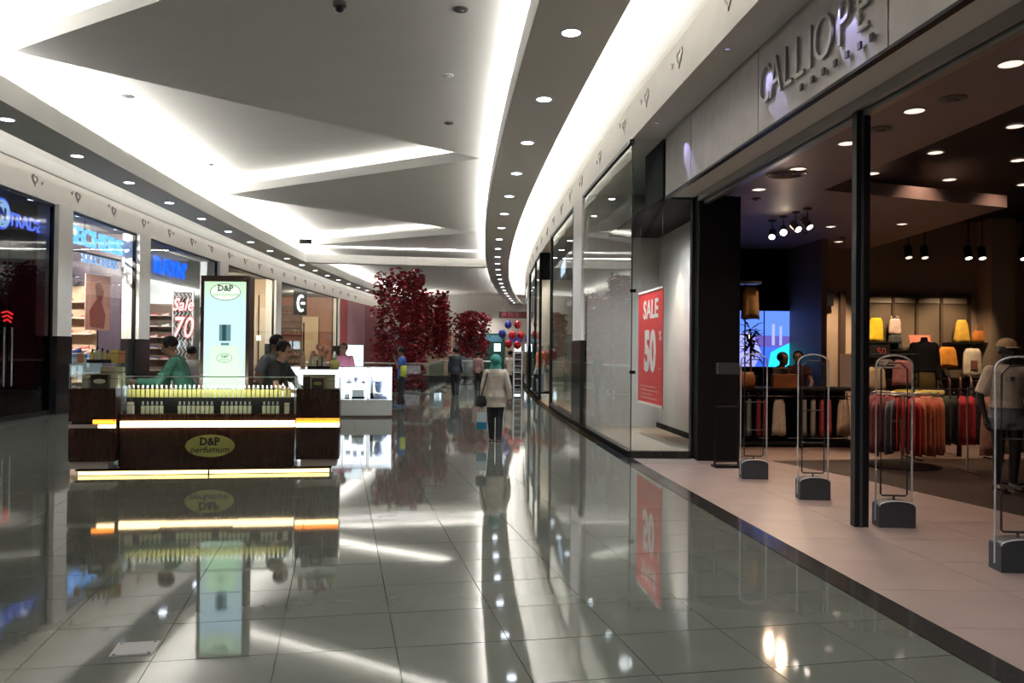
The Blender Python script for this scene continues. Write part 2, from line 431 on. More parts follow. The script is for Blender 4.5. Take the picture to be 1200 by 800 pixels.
# ---- the shoe shop side (left)
LCOL = [(7.4, 8.1), (19.1, 19.8), (23.85, 24.65), (31.2, 32.2), (39.1, 40.0)]
for y0, y1 in LCOL: column(OL-.45, OL+.06, y0, y1, 4.96)
column(OL-.35, OL+.03, 52.5, 52.8, 4.96)
SH = mat('shop_plaster', (.55, .50, .44), .7); SHD = mat('dark_shop_wall', (.055, .05, .05), .5)
SHW = mat('white_shop_wall', (.62, .62, .60), .6); SHO = mat('terracotta_wall', (.33, .13, .07), .6); SHB = mat('tan_shop_wall', (.50, .36, .23), .6)
struct(MB().sweep([(-16, -.35), (OL-.1, -.35), (OL-.1, -.002), (-16, -.002)], Y0, Y1, 38).build('floor.002', TILE), 'floor inside the shoe side shops')
struct(MB().sweep([(-16, 4.98), (OL-.06, 4.98), (OL-.06, 5.1), (-16, 5.1)], Y0, Y1, 38).build('ceiling.005', mat('shop_ceiling', (.30, .29, .28), .7)), 'ceiling inside the shoe side shops')
for (a, b, mt) in [(-8, 19.4, SHD), (19.4, 24.2, SH), (24.2, 31.7, SHW), (31.7, 39.5, SHB), (39.5, 52.6, SHO)]:
    wall_o('wall_left', -15.9, a, b, 0, 5, mt)
for y, mt in [(19.4, SHD), (24.2, mat('purple_partition', (.06, .045, .07), .45)), (31.7, SHW), (39.5, SHB), (52.65, SHO)]:
    struct(MB().prism(opoly(-15.9, OL-.46, y, y+.1), 0, 4.98).build('partition', mt))
window(OL-.10, 8.1, 19.1, 0, 4.95, 6, g=SMOKE)
window(OL-.10, 19.8, 23.85, 0, 4.95, 3)
window(OL-.10, 24.65, 31.2, 0, 4.95, 4)
window(OL-.10, 32.2, 39.1, 0, 4.95, 4)
window(OL-.10, 40.0, 52.5, 0, 4.95, 5)
window(OL-.10, -8, 7.4, 0, 4.95, 5, g=SMOKE)
# lamps in the shops
lamp('SPOT', (-12.3, 21.2, 4.7), 1100, (1, .90, .78), .10, (-13.0, 24.1, 2.4), 140, .9); lamp('SPOT', (-11.5, 21.0, 4.7), 300, (1, .92, .84), .10, (-11.8, 22.4, 1.2), 110, .9)
lamp('SPOT', (-12.9, 27.4, 4.7), 800, (.98, .98, 1), .10, (-12.9, 31.4, 2.0), 130, .9); lamp('SPOT', (-12.9, 29.4, 4.7), 160, (1, .96, .9), .08, (-12.9, 31.2, 2.2), 90, .9)
lamp('SPOT', (-12.6, 35.6, 4.7), 650, (1, .86, .68), .10, (-12.7, 39.3, 2.0), 130, .9)
lamp('SPOT', (-12.6, 46.5, 4.7), 800, (1, .82, .62), .10, (-13.2, 52.4, 2.2), 130, .9)
lamp('SPOT', (-13.4, 14, 4.9), 30, (1, .9, .8), .12, (-13.4, 14, 0), 150, .9)

# ---- red hoarding further along
hr = MB().sweep([(OL-.08, .0), (OL-.02, .0), (OL-.02, 4.95), (OL-.08, 4.95)], 52.8, Y1, 8).build('wall_left', mat('red_hoarding', (.42, .045, .05), .5))
struct(hr, 'red shop hoarding with printed figures')
def hoard(name, y0, y1, z0, z1, col):
    MB().sweep([(OL-.02, z0), (OL-.008, z0), (OL-.008, z1), (OL-.02, z1)], y0, y1, 1).build(name, mat('print_%s' % name, col, .5), hr)
hoard('printed_panel', 54.9, 60.0, .4, 4.9, (.34, .16, .19)); hoard('printed_panel.001', 60.0, 67.5, .2, 4.9, (.24, .06, .08))
rh = random.Random(5)
for (y, wd, hgt, cl_) in [(55.6, .9, 3.7, (.10, .13, .26)), (56.9, .9, 4.2, (.45, .36, .42)), (58.3, .9, 3.9, (.05, .06, .12)), (59.8, .9, 3.5, (.40, .28, .32)), (61.4, .9, 3.8, (.07, .07, .12))]:
    mb = MB(); segs = [(0, .35), (.25, .42), (.5, .30), (.62, .5), (.78, .42), (.82, .15), (.88, .2), (.97, .16), (1, .03)]
    left = [(y-s*wd*.5, .3+t*hgt) for t, s in segs]; right = [(y+s*wd*.5, .3+t*hgt) for t, s in segs[::-1]]
    pts = left+right
    mb.faces([(C(q)+OL-.004, q, z) for q, z in pts]+[(C(q)+OL-.012, q, z) for q, z in pts],
             [tuple(range(len(pts)))]+[(i, (i+1) % len(pts), len(pts)+(i+1) % len(pts), len(pts)+i) for i in range(len(pts))])
    mb.build('printed_figure', mat('print_fig_%d' % int(y), cl_, .5), hr)

# ---- the fashion side (right): far shops first
column(1.34, 1.9, 17.05, 18.3, 4.92)
column(1.34, 1.75, 34.4, 36.4, 4.92)
struct(MB().sweep([(1.38, -.35), (7.5, -.35), (7.5, -.002), (1.38, -.002)], 17.5, Y1, 30).build('floor.003', mat('tan_shop_floor', (.42, .30, .19), .25)), 'tan floor inside the further fashion side shops')
struct(MB().sweep([(2.0, 4.2), (7.5, 4.2), (7.5, 4.3), (2.0, 4.3)], 17.2, Y1, 30).build('ceiling.006', mat('r2_ceiling', (.30, .27, .24), .7)), 'ceiling inside the further fashion side shops')
wall_o('wall_right', 6.6, 17.5, 29.6, 0, 4.2, mat('r2_brown', (.22, .15, .11), .6), label='brown back wall of the second fashion shop')
wall_o('wall_right', 4.2, 29.6, Y1, 0, 4.9, SHD, label='dark back wall of the furthest shops')
struct(MB().prism(opoly(1.45, 6.6, 29.5, 29.62), 0, 4.9).build('partition', mat('r2_cream', (.62, .55, .46), .6)), 'cream partition behind the window mannequins')
window(1.37, 18.3, 23.1, 0, 4.9, 3, bottom=.18)
window(1.37, 27.0, 29.5, 0, 4.9, 1, bottom=.12)
window(1.40, 36.4, 52, 0, 4.9, 6, g=SMOKE)
window(1.40, 29.8, 34.4, 0, 4.9, 2, g=SMOKE)
# side returns of the second shop's bays
for (y, o1, nm) in ((23.1, 2.9, 'pane'), (27.0, 2.9, 'pane')):
    WN[0] += 1
    wr = bpy.data.objects.new('window_%d' % WN[0], None); COL.objects.link(wr); struct(wr)
    MB().box(C(y)+1.42, C(y)+o1, y, y+.012, .15, 4.0).build('pane', GLASS, wr)
    MB().box(C(y)+1.34, C(y)+1.42, y-.03, y+.05, .0, 4.9).build('frame', BLACK, wr)
    MB().box(C(y)+1.36, C(y)+o1, y-.03, y+.04, 4.0, 4.9).build('header', BLACKM, wr)
struct(MB().prism(opoly(1.42, 2.9, 27.1, 29.45), 0, .16).build('trim_5', WHITE), 'white plinth inside the second shop window')
struct(MB().prism(opoly(1.40, 1.5, 52, Y1), 0, 4.9).build('wall_right', mat('far_shop_red', (.20, .06, .06), .5)), 'dull red shop fronts at the far end')
lamp('SPOT', (2.3, 22, 4.1), 420, (1, .88, .72), .12, (2.3, 22, 0), 150, .9); lamp('SPOT', (1.6, 28.0, 4.6), 330, (1, .93, .84), .12, (2.2, 28.6, 0), 150, .9)
lamp('SPOT', (2.2, 40, 4.6), 120, (1, .85, .8), .12, (2.2, 40, 0), 150, .9)
lamp('SPOT', (-2, 62, 5.0), 320, (1, .95, .9), .12, (-2, 62, 0), 150, .9); lamp('SPOT', (-6, 45, -1.0), 240, (1, .9, .8), .12, (-6, 45, -5), 150, .9)

# ---- display case with the sale poster
CASEW = mat('case_wall', (.52, .51, .49), .6, noise=.03, nscale=3)
wall_o('wall_right', 2.94, 12.5, 17.0, 0, 4.0, CASEW, th=.03, label='pale back wall of the display window')
struct(MB().prism(opoly(1.45, 2.94, 16.9, 17.0), 0, 4.9).build('partition', CASEW), 'pale end wall of the display window')
struct(MB().prism(opoly(1.46, 2.94, 12.5, 16.9), 0, .06).build('floor.004', mat('case_carpet', (.30, .25, .20), .8, noise=.2, nscale=30)), 'carpeted floor of the display window')
struct(MB().prism(opoly(1.87, 3.0, 12.62, 16.9), 4.0, 4.06).build('ceiling.007', BLACKM), 'black ceiling of the display window')
wall_o('trim_6', 2.90, 12.5, 16.88, .06, .16, BLACKM, .03, label='dark skirting in the display window')
struct(MB().prism(opoly(1.85, 1.95, 12.45, 13.6), 4.0, 4.9).build('trim_7', BLACKM), 'black boxed header inside the display window')
window(1.37, 12.5, 17.0, 0, 4.9, 3, bottom=.10, fw=0)
WN[0] += 1
cs = bpy.data.objects.new('window_%d' % WN[0], None); COL.objects.link(cs); struct(cs, 'frameless side pane of the display window')
x0 = C(12.45)
MB().box(x0+1.385, x0+2.28, 12.45, 12.462, .10, 4.9).build('pane', GLASS, cs)
MB().box(x0+1.32, x0+2.33, 12.38, 12.50, 0, .10).build('plinth', GRANITE, cs)
MB().box(x0+2.28, x0+2.38, 12.36, 12.5, 0, 4.9).build('frame', BLACK, cs)
MB().box(x0+1.37, x0+1.385, 12.445, 12.467, .1, 4.9).build('glass_joint', BLACK, cs)
for z in (1.30, 2.55):
    MB().box(x0+1.35, x0+1.44, 12.43, 12.48, z-.025, z+.025).build('glass_clip', BLACK, cs)
lamp('SPOT', (2.78, 15.2, 3.93), 130, (1, .74, .44), .04, (3.17, 15.50, 1.75), 36, .7)
lamp('SPOT', (2.2, 15.4, 3.93), 90, (1, .93, .84), .08, (2.75, 15.2, 1.4), 80, .9)
lamp('SPOT', (2.1, 14.6, 3.95), 190, (.95, .97, 1), .12, (2.4, 14.8, 0), 150, .9)

# ---- the fashion store : sign band, track, post, jamb
sb = struct(MB().sweep([(1.90, 3.98), (2.30, 3.98), (2.30, 4.03), (1.90, 4.03)], Y0, 12.36, 24).build('trim_8', BAND), 'underside of the sign band')
wr_ = struct(MB().sweep([(1.88, 4.0), (2.0, 4.0), (2.0, 4.9), (1.88, 4.9)], Y0, 12.3, 30).build('wall_right', BAND), 'sign band over the fashion store entrance')
for a, b in ((11.05, 12.3), (8.72, 11.03), (6.22, 8.70), (3.6, 6.20), (1.0, 3.58), (-2, .98)):
    MB().sweep([(1.84, 3.97), (1.88, 3.97), (1.88, 4.9), (1.84, 4.9)], a, b, 6).build('panel', SIGNGREY, wr_)
struct(MB().sweep([(1.83, 3.94), (1.90, 3.94), (1.90, 3.97), (1.83, 3.97)], Y0, 12.3, 24).build('trim_9', BLACK), 'black edge strip below the sign band')
dt = struct(MB().sweep([(2.27, 3.88), (2.33, 3.88), (2.33, 4.02), (2.27, 4.02)], Y0, 12.1, 24).build('trim_10', ALU), 'aluminium shutter track over the entrance')
MB().sweep([(2.36, 3.84), (2.44, 3.84), (2.44, 4.02), (2.36, 4.02)], Y0, 12.1, 24).build('guide', ALU, dt)
MB().sweep([(2.33, 3.92), (2.36, 3.92), (2.36, 4.02), (2.33, 4.02)], Y0, 12.1, 24).build('slot', BLACKM, dt)
ps_ = struct(MB().box(3.205, 3.335, 7.56, 7.66, 0, 3.98).build('column', BLACK), 'slim black steel post at the store entrance')
MB().box(3.25, 3.272, 7.548, 7.56, 0, 3.9).build('groove', mat('post_groove', (.05, .055, .06), .3), ps_)
struct(MB().prism(opoly(3.0, 3.1, 13.6, 19.3), 0, 4.1).build('wall_side', BLACKM), 'matt black side wall of the store')
struct(MB().box(2.78, 3.40, 12.1, 12.5, 0, 3.95).build('wall_side', BLACKM), 'matt black jamb wall of the store entrance')

# ---- store shell
SCEIL = mat('store_ceiling', (.31, .225, .215), .55)
SBLK = mat('store_black_ceiling', (.008, .008, .008), .6)
face = [(C(y)+2.44, y) for y in (-6, -2, 2, 5, 8, 10, 12.1)]
poly = face+[(3.38, 12.1), (3.38, 19.3), (8.40, 19.3), (8.36, 18.0), (8.28, 13.57), (4.72, 12.31), (5.05, 8.0), (5.75, -2), (6, -6)]
struct(MB().prism(poly, 4.1, 4.30).build('ceiling.008', SCEIL), 'brownish ceiling panel of the store with angular edge')
struct(MB().prism([(C(y)+2.02, y) for y in (-6, -2, 2, 5, 8, 10, 12.3)]+[(3.3, 12.4), (3.3, 19.3), (14, 19.3), (14, -6)], 4.78, 4.85).build('ceiling.009', SBLK), 'black upper ceiling of the store')
struct(MB().box(3.3, 7.15, 19.3, 19.42, 0, 4.8).build('wall_far', BLACKM), 'black back wall with the video screen')
SBEI = mat('store_beige_wall', (.40, .31, .225), .7, noise=.05, nscale=2)
struct(MB().box(7.15, 14, 19.2, 19.3, 0, 4.8).build('wall_far', SBEI), 'beige back wall of the store')
struct(MB().box(14, 14.1, -6, 19.3, 0, 4.8).build('wall_right', SBEI), 'beige side wall of the store')
struct(MB().box(3.0, 14, -6.1, -6, 0, 4.8).build('wall_back', SBEI), 'beige rear wall of the store')
for x in (7.10, 7.72):
    struct(MB().box(x, x+.12, 19.05, 19.2, 0, 3.1 if x > 7.5 else 4.1).build('trim_11', mat('dark_brown', (.07, .045, .03), .5)))
struct(MB().box(11.0, 11.55, 18.6, 19.2, 0, 4.78).build('column', mat('store_column', (.42, .34, .26), .7)), 'beige column beside the handbag display')
f5 = struct(MB().prism([(C(y)+1.38, y) for y in (-6, -2, 2, 5, 8, 10, 12.36)]+[(2.8, 12.36), (3.4, 19.3), (14, 19.3), (14, -6)], -.3, -.008).build('floor.005', mat('store_joint', (.20, .16, .14), .7)), 'stone floor of the fashion store')
PW = .9
for i in range(14):
    for j in range(-2, 26):
        o0, y0 = 1.375+i*PW, .2+j*PW*.85
        y1 = y0+PW*.85
        if y1 < 2 or y0 > 19.2: continue
        ps = [(x, y) for x, y in opoly(o0+.0015, o0+PW-.0015, y0+.0015, y1-.0015)]
        cx = sum(p[0] for p in ps)/4; cy = sum(p[1] for p in ps)/4
        if cx > 13.8 or cx/cy < .12 or cx/cy > .75: continue
        if cy > 12.3 and cx < 3.4: continue
        if y1 > 12.36 and o0 < 1.5: continue
        MB().prism([(p[0]-cx, p[1]-cy) for p in ps], -.0075, 0).build('tile', STONE, f5, loc=(cx, cy, 0))
struct(MB().prism([(3.92, 12.16), (4.55, 10.43), (5.15, 8.15), (5.9, 5.4), (14, 4.0), (14, 12.9), (6.2, 12.6)], -.001, .004).build('floor.006', CARPET), 'dark floor zone under the clothes racks')

# ---- heart decals on both fascias
DEC = mat('decal_bronze', (.16, .13, .11), .35, metal=.4)
def heart_pts(s, n=18):
    out = []
    for k in range(n):
        t = 2*PI*k/n
        out.append((s*16*math.sin(t)**3/16, s*(13*math.cos(t)-5*math.cos(2*t)-2*math.cos(3*t)-math.cos(4*t))/16))
    return out
def decal(o, y, z, s, side, parent, bird):
    mb = MB(); nrm = Vector((-side, side*dC(y), 0)).normalized(); tx = Vector((dC(y), 1, 0)).normalized()
    base = Vector((C(y)+o, y, z))
    def solid(pts):
        n = len(pts); vs = [base+tx*(a)+Vector((0, 0, b))-nrm*.002 for a, b in pts]+[base+tx*a+Vector((0, 0, b))+nrm*.012 for a, b in pts]
        mb.faces(vs, [tuple(range(n, 2*n))]+[(i, (i+1) % n, n+(i+1) % n, n+i) for i in range(n)])
    H = heart_pts(s); Hi = [(a*.62+s*.1, b*.62+s*.05) for a, b in H]
    # an open heart made of two curled leaves
    left = [H[k] for k in range(9, 18)]+[Hi[k] for k in range(17, 8, -1)]
    right = [H[k] for k in range(1, 9)]+[Hi[k] for k in range(7, 1, -1)]
    solid(left); solid([(a*.8, b*.8) for a, b in right])
    bx_, bz = bird
    solid([(bx_-.06, bz), (bx_, bz+.02), (bx_+.06, bz+.05), (bx_+.02, bz-.01), (bx_+.01, bz-.05)])
    mb.build('heart_decal', DEC, parent)
rd = random.Random(2)
for k in range(22):
    decal(OL, 14.0+k*2.05, 5.33, .15, -1, fL, (rd.choice((-.32, .32)), rd.uniform(-.05, .1)))
for k, y in enumerate([4.6, 6.4, 8.3, 10.0, 11.6, 13.05, 15.15, 17.3, 19.15, 20.8, 22.6, 24.5, 26.6, 29, 31.5, 34]):
    decal(1.37, y, 5.27, .14, 1, fr, (rd.choice((-.3, .3)), rd.uniform(-.1, .1)))
# ================================================================== THINGS
# ---- downlights
LENS = glow('downlight_lens', (.80, .88, 1), 9); RING = mat('downlight_ring', (.7, .7, .7), .4)
def downlight_proto(r):
    t = thing('downlight', 'x', 'downlight')
    MB().ringlathe([(r*.98, -.004), (r*1.22, -.006), (r*1.25, .004), (r*.98, .004)], 20).build('trim_ring', RING, t)
    MB().lathe([(r*.97, -.003), (r*.97, .004)], n=20).build('lens', LENS, t)
    return t
def clone(proto, k, loc, rz=0, label=None):
    return copy_tree(proto, loc, rz, label)
dl = downlight_proto(.115); dl['label'] = 'first round downlight from the camera in the grey soffit curving along the fashion side'; dl['group'] = 'downlights in the fashion side soffit'
first = True
for k in range(-4, 22):
    y = 9.85+2.62*k
    loc = (C(y), y, 5.494)
    if y > 8.8:
        if first: dl.location = loc; first = False
        else: clone(dl, k, loc, 0, '%s round downlight from the camera in the grey soffit curving along the fashion side' % nth(k))
    if y < 58: lamp('SPOT', (C(y), y, 5.47), 210, (.88, .93, 1), .1, (C(y), y, 0), 95, .7)
first = True
dl2 = copy_tree(dl, (0, 0, 0)); dl2['label'] = 'first round downlight from the camera in the grey soffit above the shoe side shops'; dl2['group'] = 'downlights in the shoe side soffit'
for k in range(-5, 20):
    y = 13.9+2.62*k
    loc = (C(y)-9.07, y, 5.494)
    if y > 12.8:
        if first: dl2.location = loc; first = False
        else: clone(dl2, k, loc, 0, '%s round downlight from the camera in the grey soffit above the shoe side shops' % nth(k))
    if y < 58: lamp('SPOT', (C(y)-9.07, y, 5.47), 210, (.88, .93, 1), .1, (C(y)-9.07, y, 0), 95, .7)

# ---- small ceiling fittings
DARKG = mat('dark_grey_fitting', (.10, .10, .095), .5)
def disc(name, label, cat, loc, r, mt=None, group=None, parts=True):
    t = thing(name, label, cat, loc, 0, group)
    MB().lathe([(r, .0), (r, -.012), (r*.8, -.02), (r*.2, -.022)], n=18).build('cover', mt or DARKG, t)
    if parts: MB().lathe([(r*.45, -.02), (r*.40, -.035), (r*.1, -.04)], n=12).build('grille', mt or DARKG, t)
    return t
disc('ceiling_speaker', 'dark round ceiling speaker on the nearest tray, closest to the frame top', 'speaker', (-.72, 10.63, 6.10), .10)
disc('ceiling_speaker', 'small dark round ceiling speaker just before the tray corner', 'speaker', (-1.29, 15.97, 6.10), .09)
disc('smoke_detector', 'white smoke detector on the nearest tray between two dark speakers', 'detector', (-1.09, 13.19, 6.10), .09, WHITE)
disc('ceiling_speaker', 'dark round ceiling speaker in the bright recess above the shoe side', 'speaker', (-7.73, 16.15, 6.62), .12)
disc('smoke_detector', 'small white smoke detector in the raised recess nearest the shoe side glow', 'detector', (-7.98, 19.2, 6.62), .08, WHITE)
disc('smoke_detector', 'white smoke detector in the middle of the raised recess', 'detector', (-4.65, 19.6, 6.62), .10, WHITE)
disc('ceiling_speaker', 'tiny dark speaker further back in the raised recess', 'speaker', (-8.27, 22.07, 6.62), .08)
t = thing('security_camera', 'dark dome camera hanging at the top edge of the ceiling', 'camera', (-2.28, 10.46, 6.10))
MB().lathe([(.09, 0), (.09, -.05), (.06, -.06)], n=16).build('mount', DARKG, t); MB().ball((0, 0, -.07), .06, n=12).build('dome', BLACK, t, True)
t = thing('floor_hatch', 'square metal service cover set in the polished floor', 'cover', (-1.985, 4.325, .0), R(12))
MB().box(-.105, .105, -.10, .10, 0, .003).build('frame', ALU, t)
MB().box(-.097, .097, -.092, .092, .003, .005).build('plate', mat('hatch_plate', (.30, .29, .29), .35, metal=.3), t)
for sx in (-1, 1):
    for sy in (-1, 1): MB().lathe([(.008, .005), (.007, .0065)], (sx*.085, sy*.08, 0), 8).build('screw', BLACK, t)

# ---- people -----------------------------------------------------------------------------------
SKIN1 = mat('skin_tan', (.36, .20, .13), .55); SKIN2 = mat('skin_brown', (.20, .11, .07), .55)
HAIR = mat('black_hair', (.005, .004, .004), .55, spec=.25)
def rem(mb, name, mt, parent, vox=.012, it=3, extra=None):
    me = mb.mesh(name, mt)
    o = bpy.data.objects.new(name, me); COL.objects.link(o)
    md = o.modifiers.new('r', 'REMESH'); md.mode = 'VOXEL'; md.voxel_size = vox
    ms = o.modifiers.new('s', 'SMOOTH'); ms.iterations = it; ms.factor = .5
    me2 = bpy.data.meshes.new_from_object(o.evaluated_get(bpy.context.evaluated_depsgraph_get()))
    bpy.data.objects.remove(o)
    if extra:
        b = bmesh.new(); b.from_mesh(me2); x = extra.mesh('x', mt); b.from_mesh(x); b.to_mesh(me2); b.free()
    me2.materials.clear(); me2.materials.append(mt); me2.name = name
    for p in me2.polygons: p.use_smooth = True
    return link(name, me2, parent)
def V(*a): return Vector(a)
def person(name, label, loc, rz, h, lean=0, arms=None, legs=None, head=(0, 0), skin=SKIN1, top=None, topm=None, sleeve=1.0, hem=.47, pants=None,
           hair=HAIR, face=False, bulk=1, cat='person', vox=.012, shoes=None, bodym=None, headless=False, group=None):
    """figure facing local -y; lean = forward bend of the upper body; arms = {side: (elbow, wrist)} offsets from shoulder, fractions of h"""
    t = thing(name, label, cat, loc, rz, group)
    bm_ = bodym or skin
    H = h; cl, sl = math.cos(lean), math.sin(lean); pz = .52
    def U(x, y, z):           # upper body point: bend about the hips
        dz = z-pz
        return V(x, y*cl-dz*sl, pz+dz*cl+y*sl)*H
    RG = [(.46, .076, .062, 0), (.52, .094, .066, .004), (.60, .080, .056, 0), (.68, .088, .060, 0), (.76, .103, .064, .004), (.80, .098, .054, .006), (.828, .056, .040, .008), (.85, .033, .034, .006), (.885, .030, .033, .002)]
    def torso(mb, z0, z1, inf, widen=0):
        n = 16; rings = []
        zs = sorted(set([z0, z1]+[r[0] for r in RG if z0 < r[0] < z1]))
        for z in zs:
            for a, b in zip(RG, RG[1:]):
                if a[0] <= z <= b[0]:
                    f = (z-a[0])/(b[0]-a[0]); rx, ry, yy = [a[i]+(b[i]-a[i])*f for i in (1, 2, 3)]; break
            else: rx, ry, yy = RG[0][1:]
            g = inf+widen*max(0, (.62-z))
            rings.append([mb.b.verts.new(U((rx+g)*math.cos(2*PI*k/n), yy+(ry+g)*math.sin(2*PI*k/n), z)) for k in range(n)])
        for A, B in zip(rings, rings[1:]):
            for k in range(n): mb.b.faces.new((A[k], A[(k+1) % n], B[(k+1) % n], B[k]))
        mb.b.faces.new(rings[0][::-1]); mb.b.faces.new(rings[-1])
    def limb(mb, p, q, r0, r1): mb.tube([p, p.lerp(q, .5), q], r0*H, 10, r2=r1*H)
    sh, el, wr = {}, {}, {}
    arms = arms or {}
    for s in (-1, 1):
        e, w_ = arms.get(s, ((.03*s, .005, -.175), (.045*s, -.03, -.325)))
        sh[s] = U(s*.100, .004, .796); el[s] = sh[s]+V(*e)*H; wr[s] = sh[s]+V(*w_)*H
    hip, kn, an = {}, {}, {}
    legs = legs or {}
    for s in (-1, 1):
        k_, a_ = legs.get(s, ((.052*s, -.008, .285), (.052*s, .012, .045)))
        hip[s] = V(s*.050, 0, .50)*H; kn[s] = V(*k_)*H; an[s] = V(*a_)*H
    # body : one continuous surface
    b = MB(); torso(b, .46, .885, 0)
    for s in (-1, 1):
        limb(b, sh[s]*.94+U(0, 0, .78)*.06, el[s], .031, .024); limb(b, el[s], wr[s], .025, .016)
        b.ball(sh[s], .036*H); b.ball(el[s], .024*H)
        limb(b, hip[s], kn[s], .056, .036); limb(b, kn[s], an[s], .037, .021); b.ball(kn[s], .037*H)
        ft = an[s]+V(0, -.075, -.030)*H
        b.loft([(an[s].x, an[s].y+.01*H, an[s].z-.043*H, .024*H, .035*H), (an[s].x, an[s].y-.005*H, an[s].z, .022*H, .028*H)])
        b.ball(V(ft.x, ft.y+.02*H, ft.z+.006*H), .022*H, .062*H, .019*H)
    hy, hp = head
    hc = U(0, -.006, .878)+V(0, -.004, .052)*H
    hm = Matrix.Rotation(hy, 4, 'Z') @ Matrix.Rotation(-hp, 4, 'X')
    HK = 1.13
    def hd(x, y, z): return hc+(hm @ V(x, y, z))*H*HK
    if not headless:
        b.ball(hd(0, .004, .012), .0455*H*HK, .055*H*HK, .052*H*HK, 16, hm)
        b.ball(hd(0, -.012, -.026), .034*H*HK, .038*H*HK, .040*H*HK, 14, hm)
        b.ball(hd(0, -.028, -.052), .017*H, .016*H, .014*H, 10, hm)
        b.tube([hd(0, -.044, .012), hd(0, -.058, -.012)], .005*H, 8, r2=.0095*H)
        for s in (-1, 1): b.ball(hd(s*.046, .004, -.004), .006*H, .012*H, .019*H, 8, hm)
        b.tube([hd(-.015, -.043, -.032), hd(.015, -.043, -.032)], .0055*H, 8)
    hands = MB()
    for s in (-1, 1):
        d = (wr[s]-el[s]).normalized(); side = d.cross(V(1, 0, 0)).normalized() if abs(d.x) < .9 else V(0, 1, 0)
        nrm = d.cross(side).normalized()
        pc = wr[s]+d*.024*H
        b.tube([wr[s]-d*.01*H, wr[s]+d*.02*H, wr[s]+d*.046*H], .0155*H, 8, r2=.021*H)
        for k in range(4):
            ln = (.040, .046, .044, .034)[k]*H; off = side*(k-1.5)*.0115*H
            p0 = wr[s]+d*.042*H+off; p1 = p0+d*ln*.55+nrm*.004*H; p2 = p1+(d*.8+nrm*.55*s).normalized()*ln*.55
            hands.tube([p0, p1, p2], .0062*H, 6, r2=.0045*H)
        p0 = wr[s]+d*.018*H-side*.018*H; p1 = p0+(d*.6-side*.8).normalized()*.022*H; p2 = p1+d*.022*H
        hands.tube([p0, p1, p2], .0075*H, 6, r2=.0052*H)
    rem(b, 'body', bm_, t, vox, 3, hands)
    if top:
        g = MB(); torso(g, hem, .842, .013*bulk, .06 if hem < .45 else .0)
        for s in (-1, 1):
            g.ball(sh[s], .043*H)
            if sleeve >= 1: limb(g, sh[s], el[s], .042+.005*(bulk-1), .034+.006*(bulk-1)); g.ball(el[s], (.034+.006*(bulk-1))*H); limb(g, el[s], el[s].lerp(wr[s], .93), .034+.006*(bulk-1), .026+.006*(bulk-1))
            elif sleeve > 0: limb(g, sh[s], sh[s].lerp(el[s], sleeve*1.2), .044, .042)
        rem(g, top, topm, t, vox, 2)
    if pants:
        g = MB(); torso(g, .465, .56, .009)
        for s in (-1, 1):
            limb(g, hip[s], kn[s], .064, .046); g.ball(kn[s], .046*H); limb(g, kn[s], an[s]+V(0, 0, -.012)*H, .045, .034); g.ball(hip[s], .062*H)
        rem(g, 'trousers', pants, t, vox, 2)
    if shoes:
        g = MB()
        for s in (-1, 1):
            a_ = an[s]
            g.box(a_.x-.030*H, a_.x+.030*H, a_.y-.125*H, a_.y+.040*H, a_.z-.0455*H, a_.z-.034*H)
            g.ball(V(a_.x, a_.y-.052*H, a_.z-.022*H), .031*H, .076*H, .026*H)
            g.loft([(a_.x, a_.y, a_.z-.04*H, .028*H, .036*H), (a_.x, a_.y+.002*H, a_.z+.006*H, .027*H, .031*H)])
        g.build('shoes', shoes, t, True)
    if hair and not headless:
        g = MB(); g.ball(hd(0, .012, .022), .054*H*HK, .059*H*HK, .055*H*HK, 16, hm)
        # cut away the face side
        inv = hm.inverted()
        kill = [v for v in g.b.verts if (lambda q: q.y < -.030 and q.z < .040)(inv @ ((v.co-hc)/(H*HK))) or (inv @ ((v.co-hc)/(H*HK))).z < -.022]
        bmesh.ops.delete(g.b, geom=kill, context='VERTS')
        g.build('hair', hair, t, True)
    if face and not headless:
        for s in (-1, 1):
            MB().ball(hd(s*.017, -.046, .004), .0065*H, .005*H, .005*H, 8, hm).build('eye', mat('eye_dark', (.02, .015, .012), .2), t, True)
            MB().tube([hd(s*.008, -.050, .017), hd(s*.026, -.044, .018)], .003*H, 6).build('eyebrow', HAIR, t)
        MB().tube([hd(-.012, -.0485, -.032), hd(.012, -.0485, -.032)], .0028*H, 6).build('lips', mat('lips', (.25, .09, .07), .5), t)
    return t, dict(hd=hd, sh=sh, wr=wr, el=el, an=an, hip=hip, U=U, hc=hc, hm=hm)
DENIM = mat('dark_denim', (.012, .014, .022), .7); CLOTHK = mat('black_cloth', (.012, .012, .014), .75); NAVY = mat('navy_cloth', (.012, .018, .05), .7)

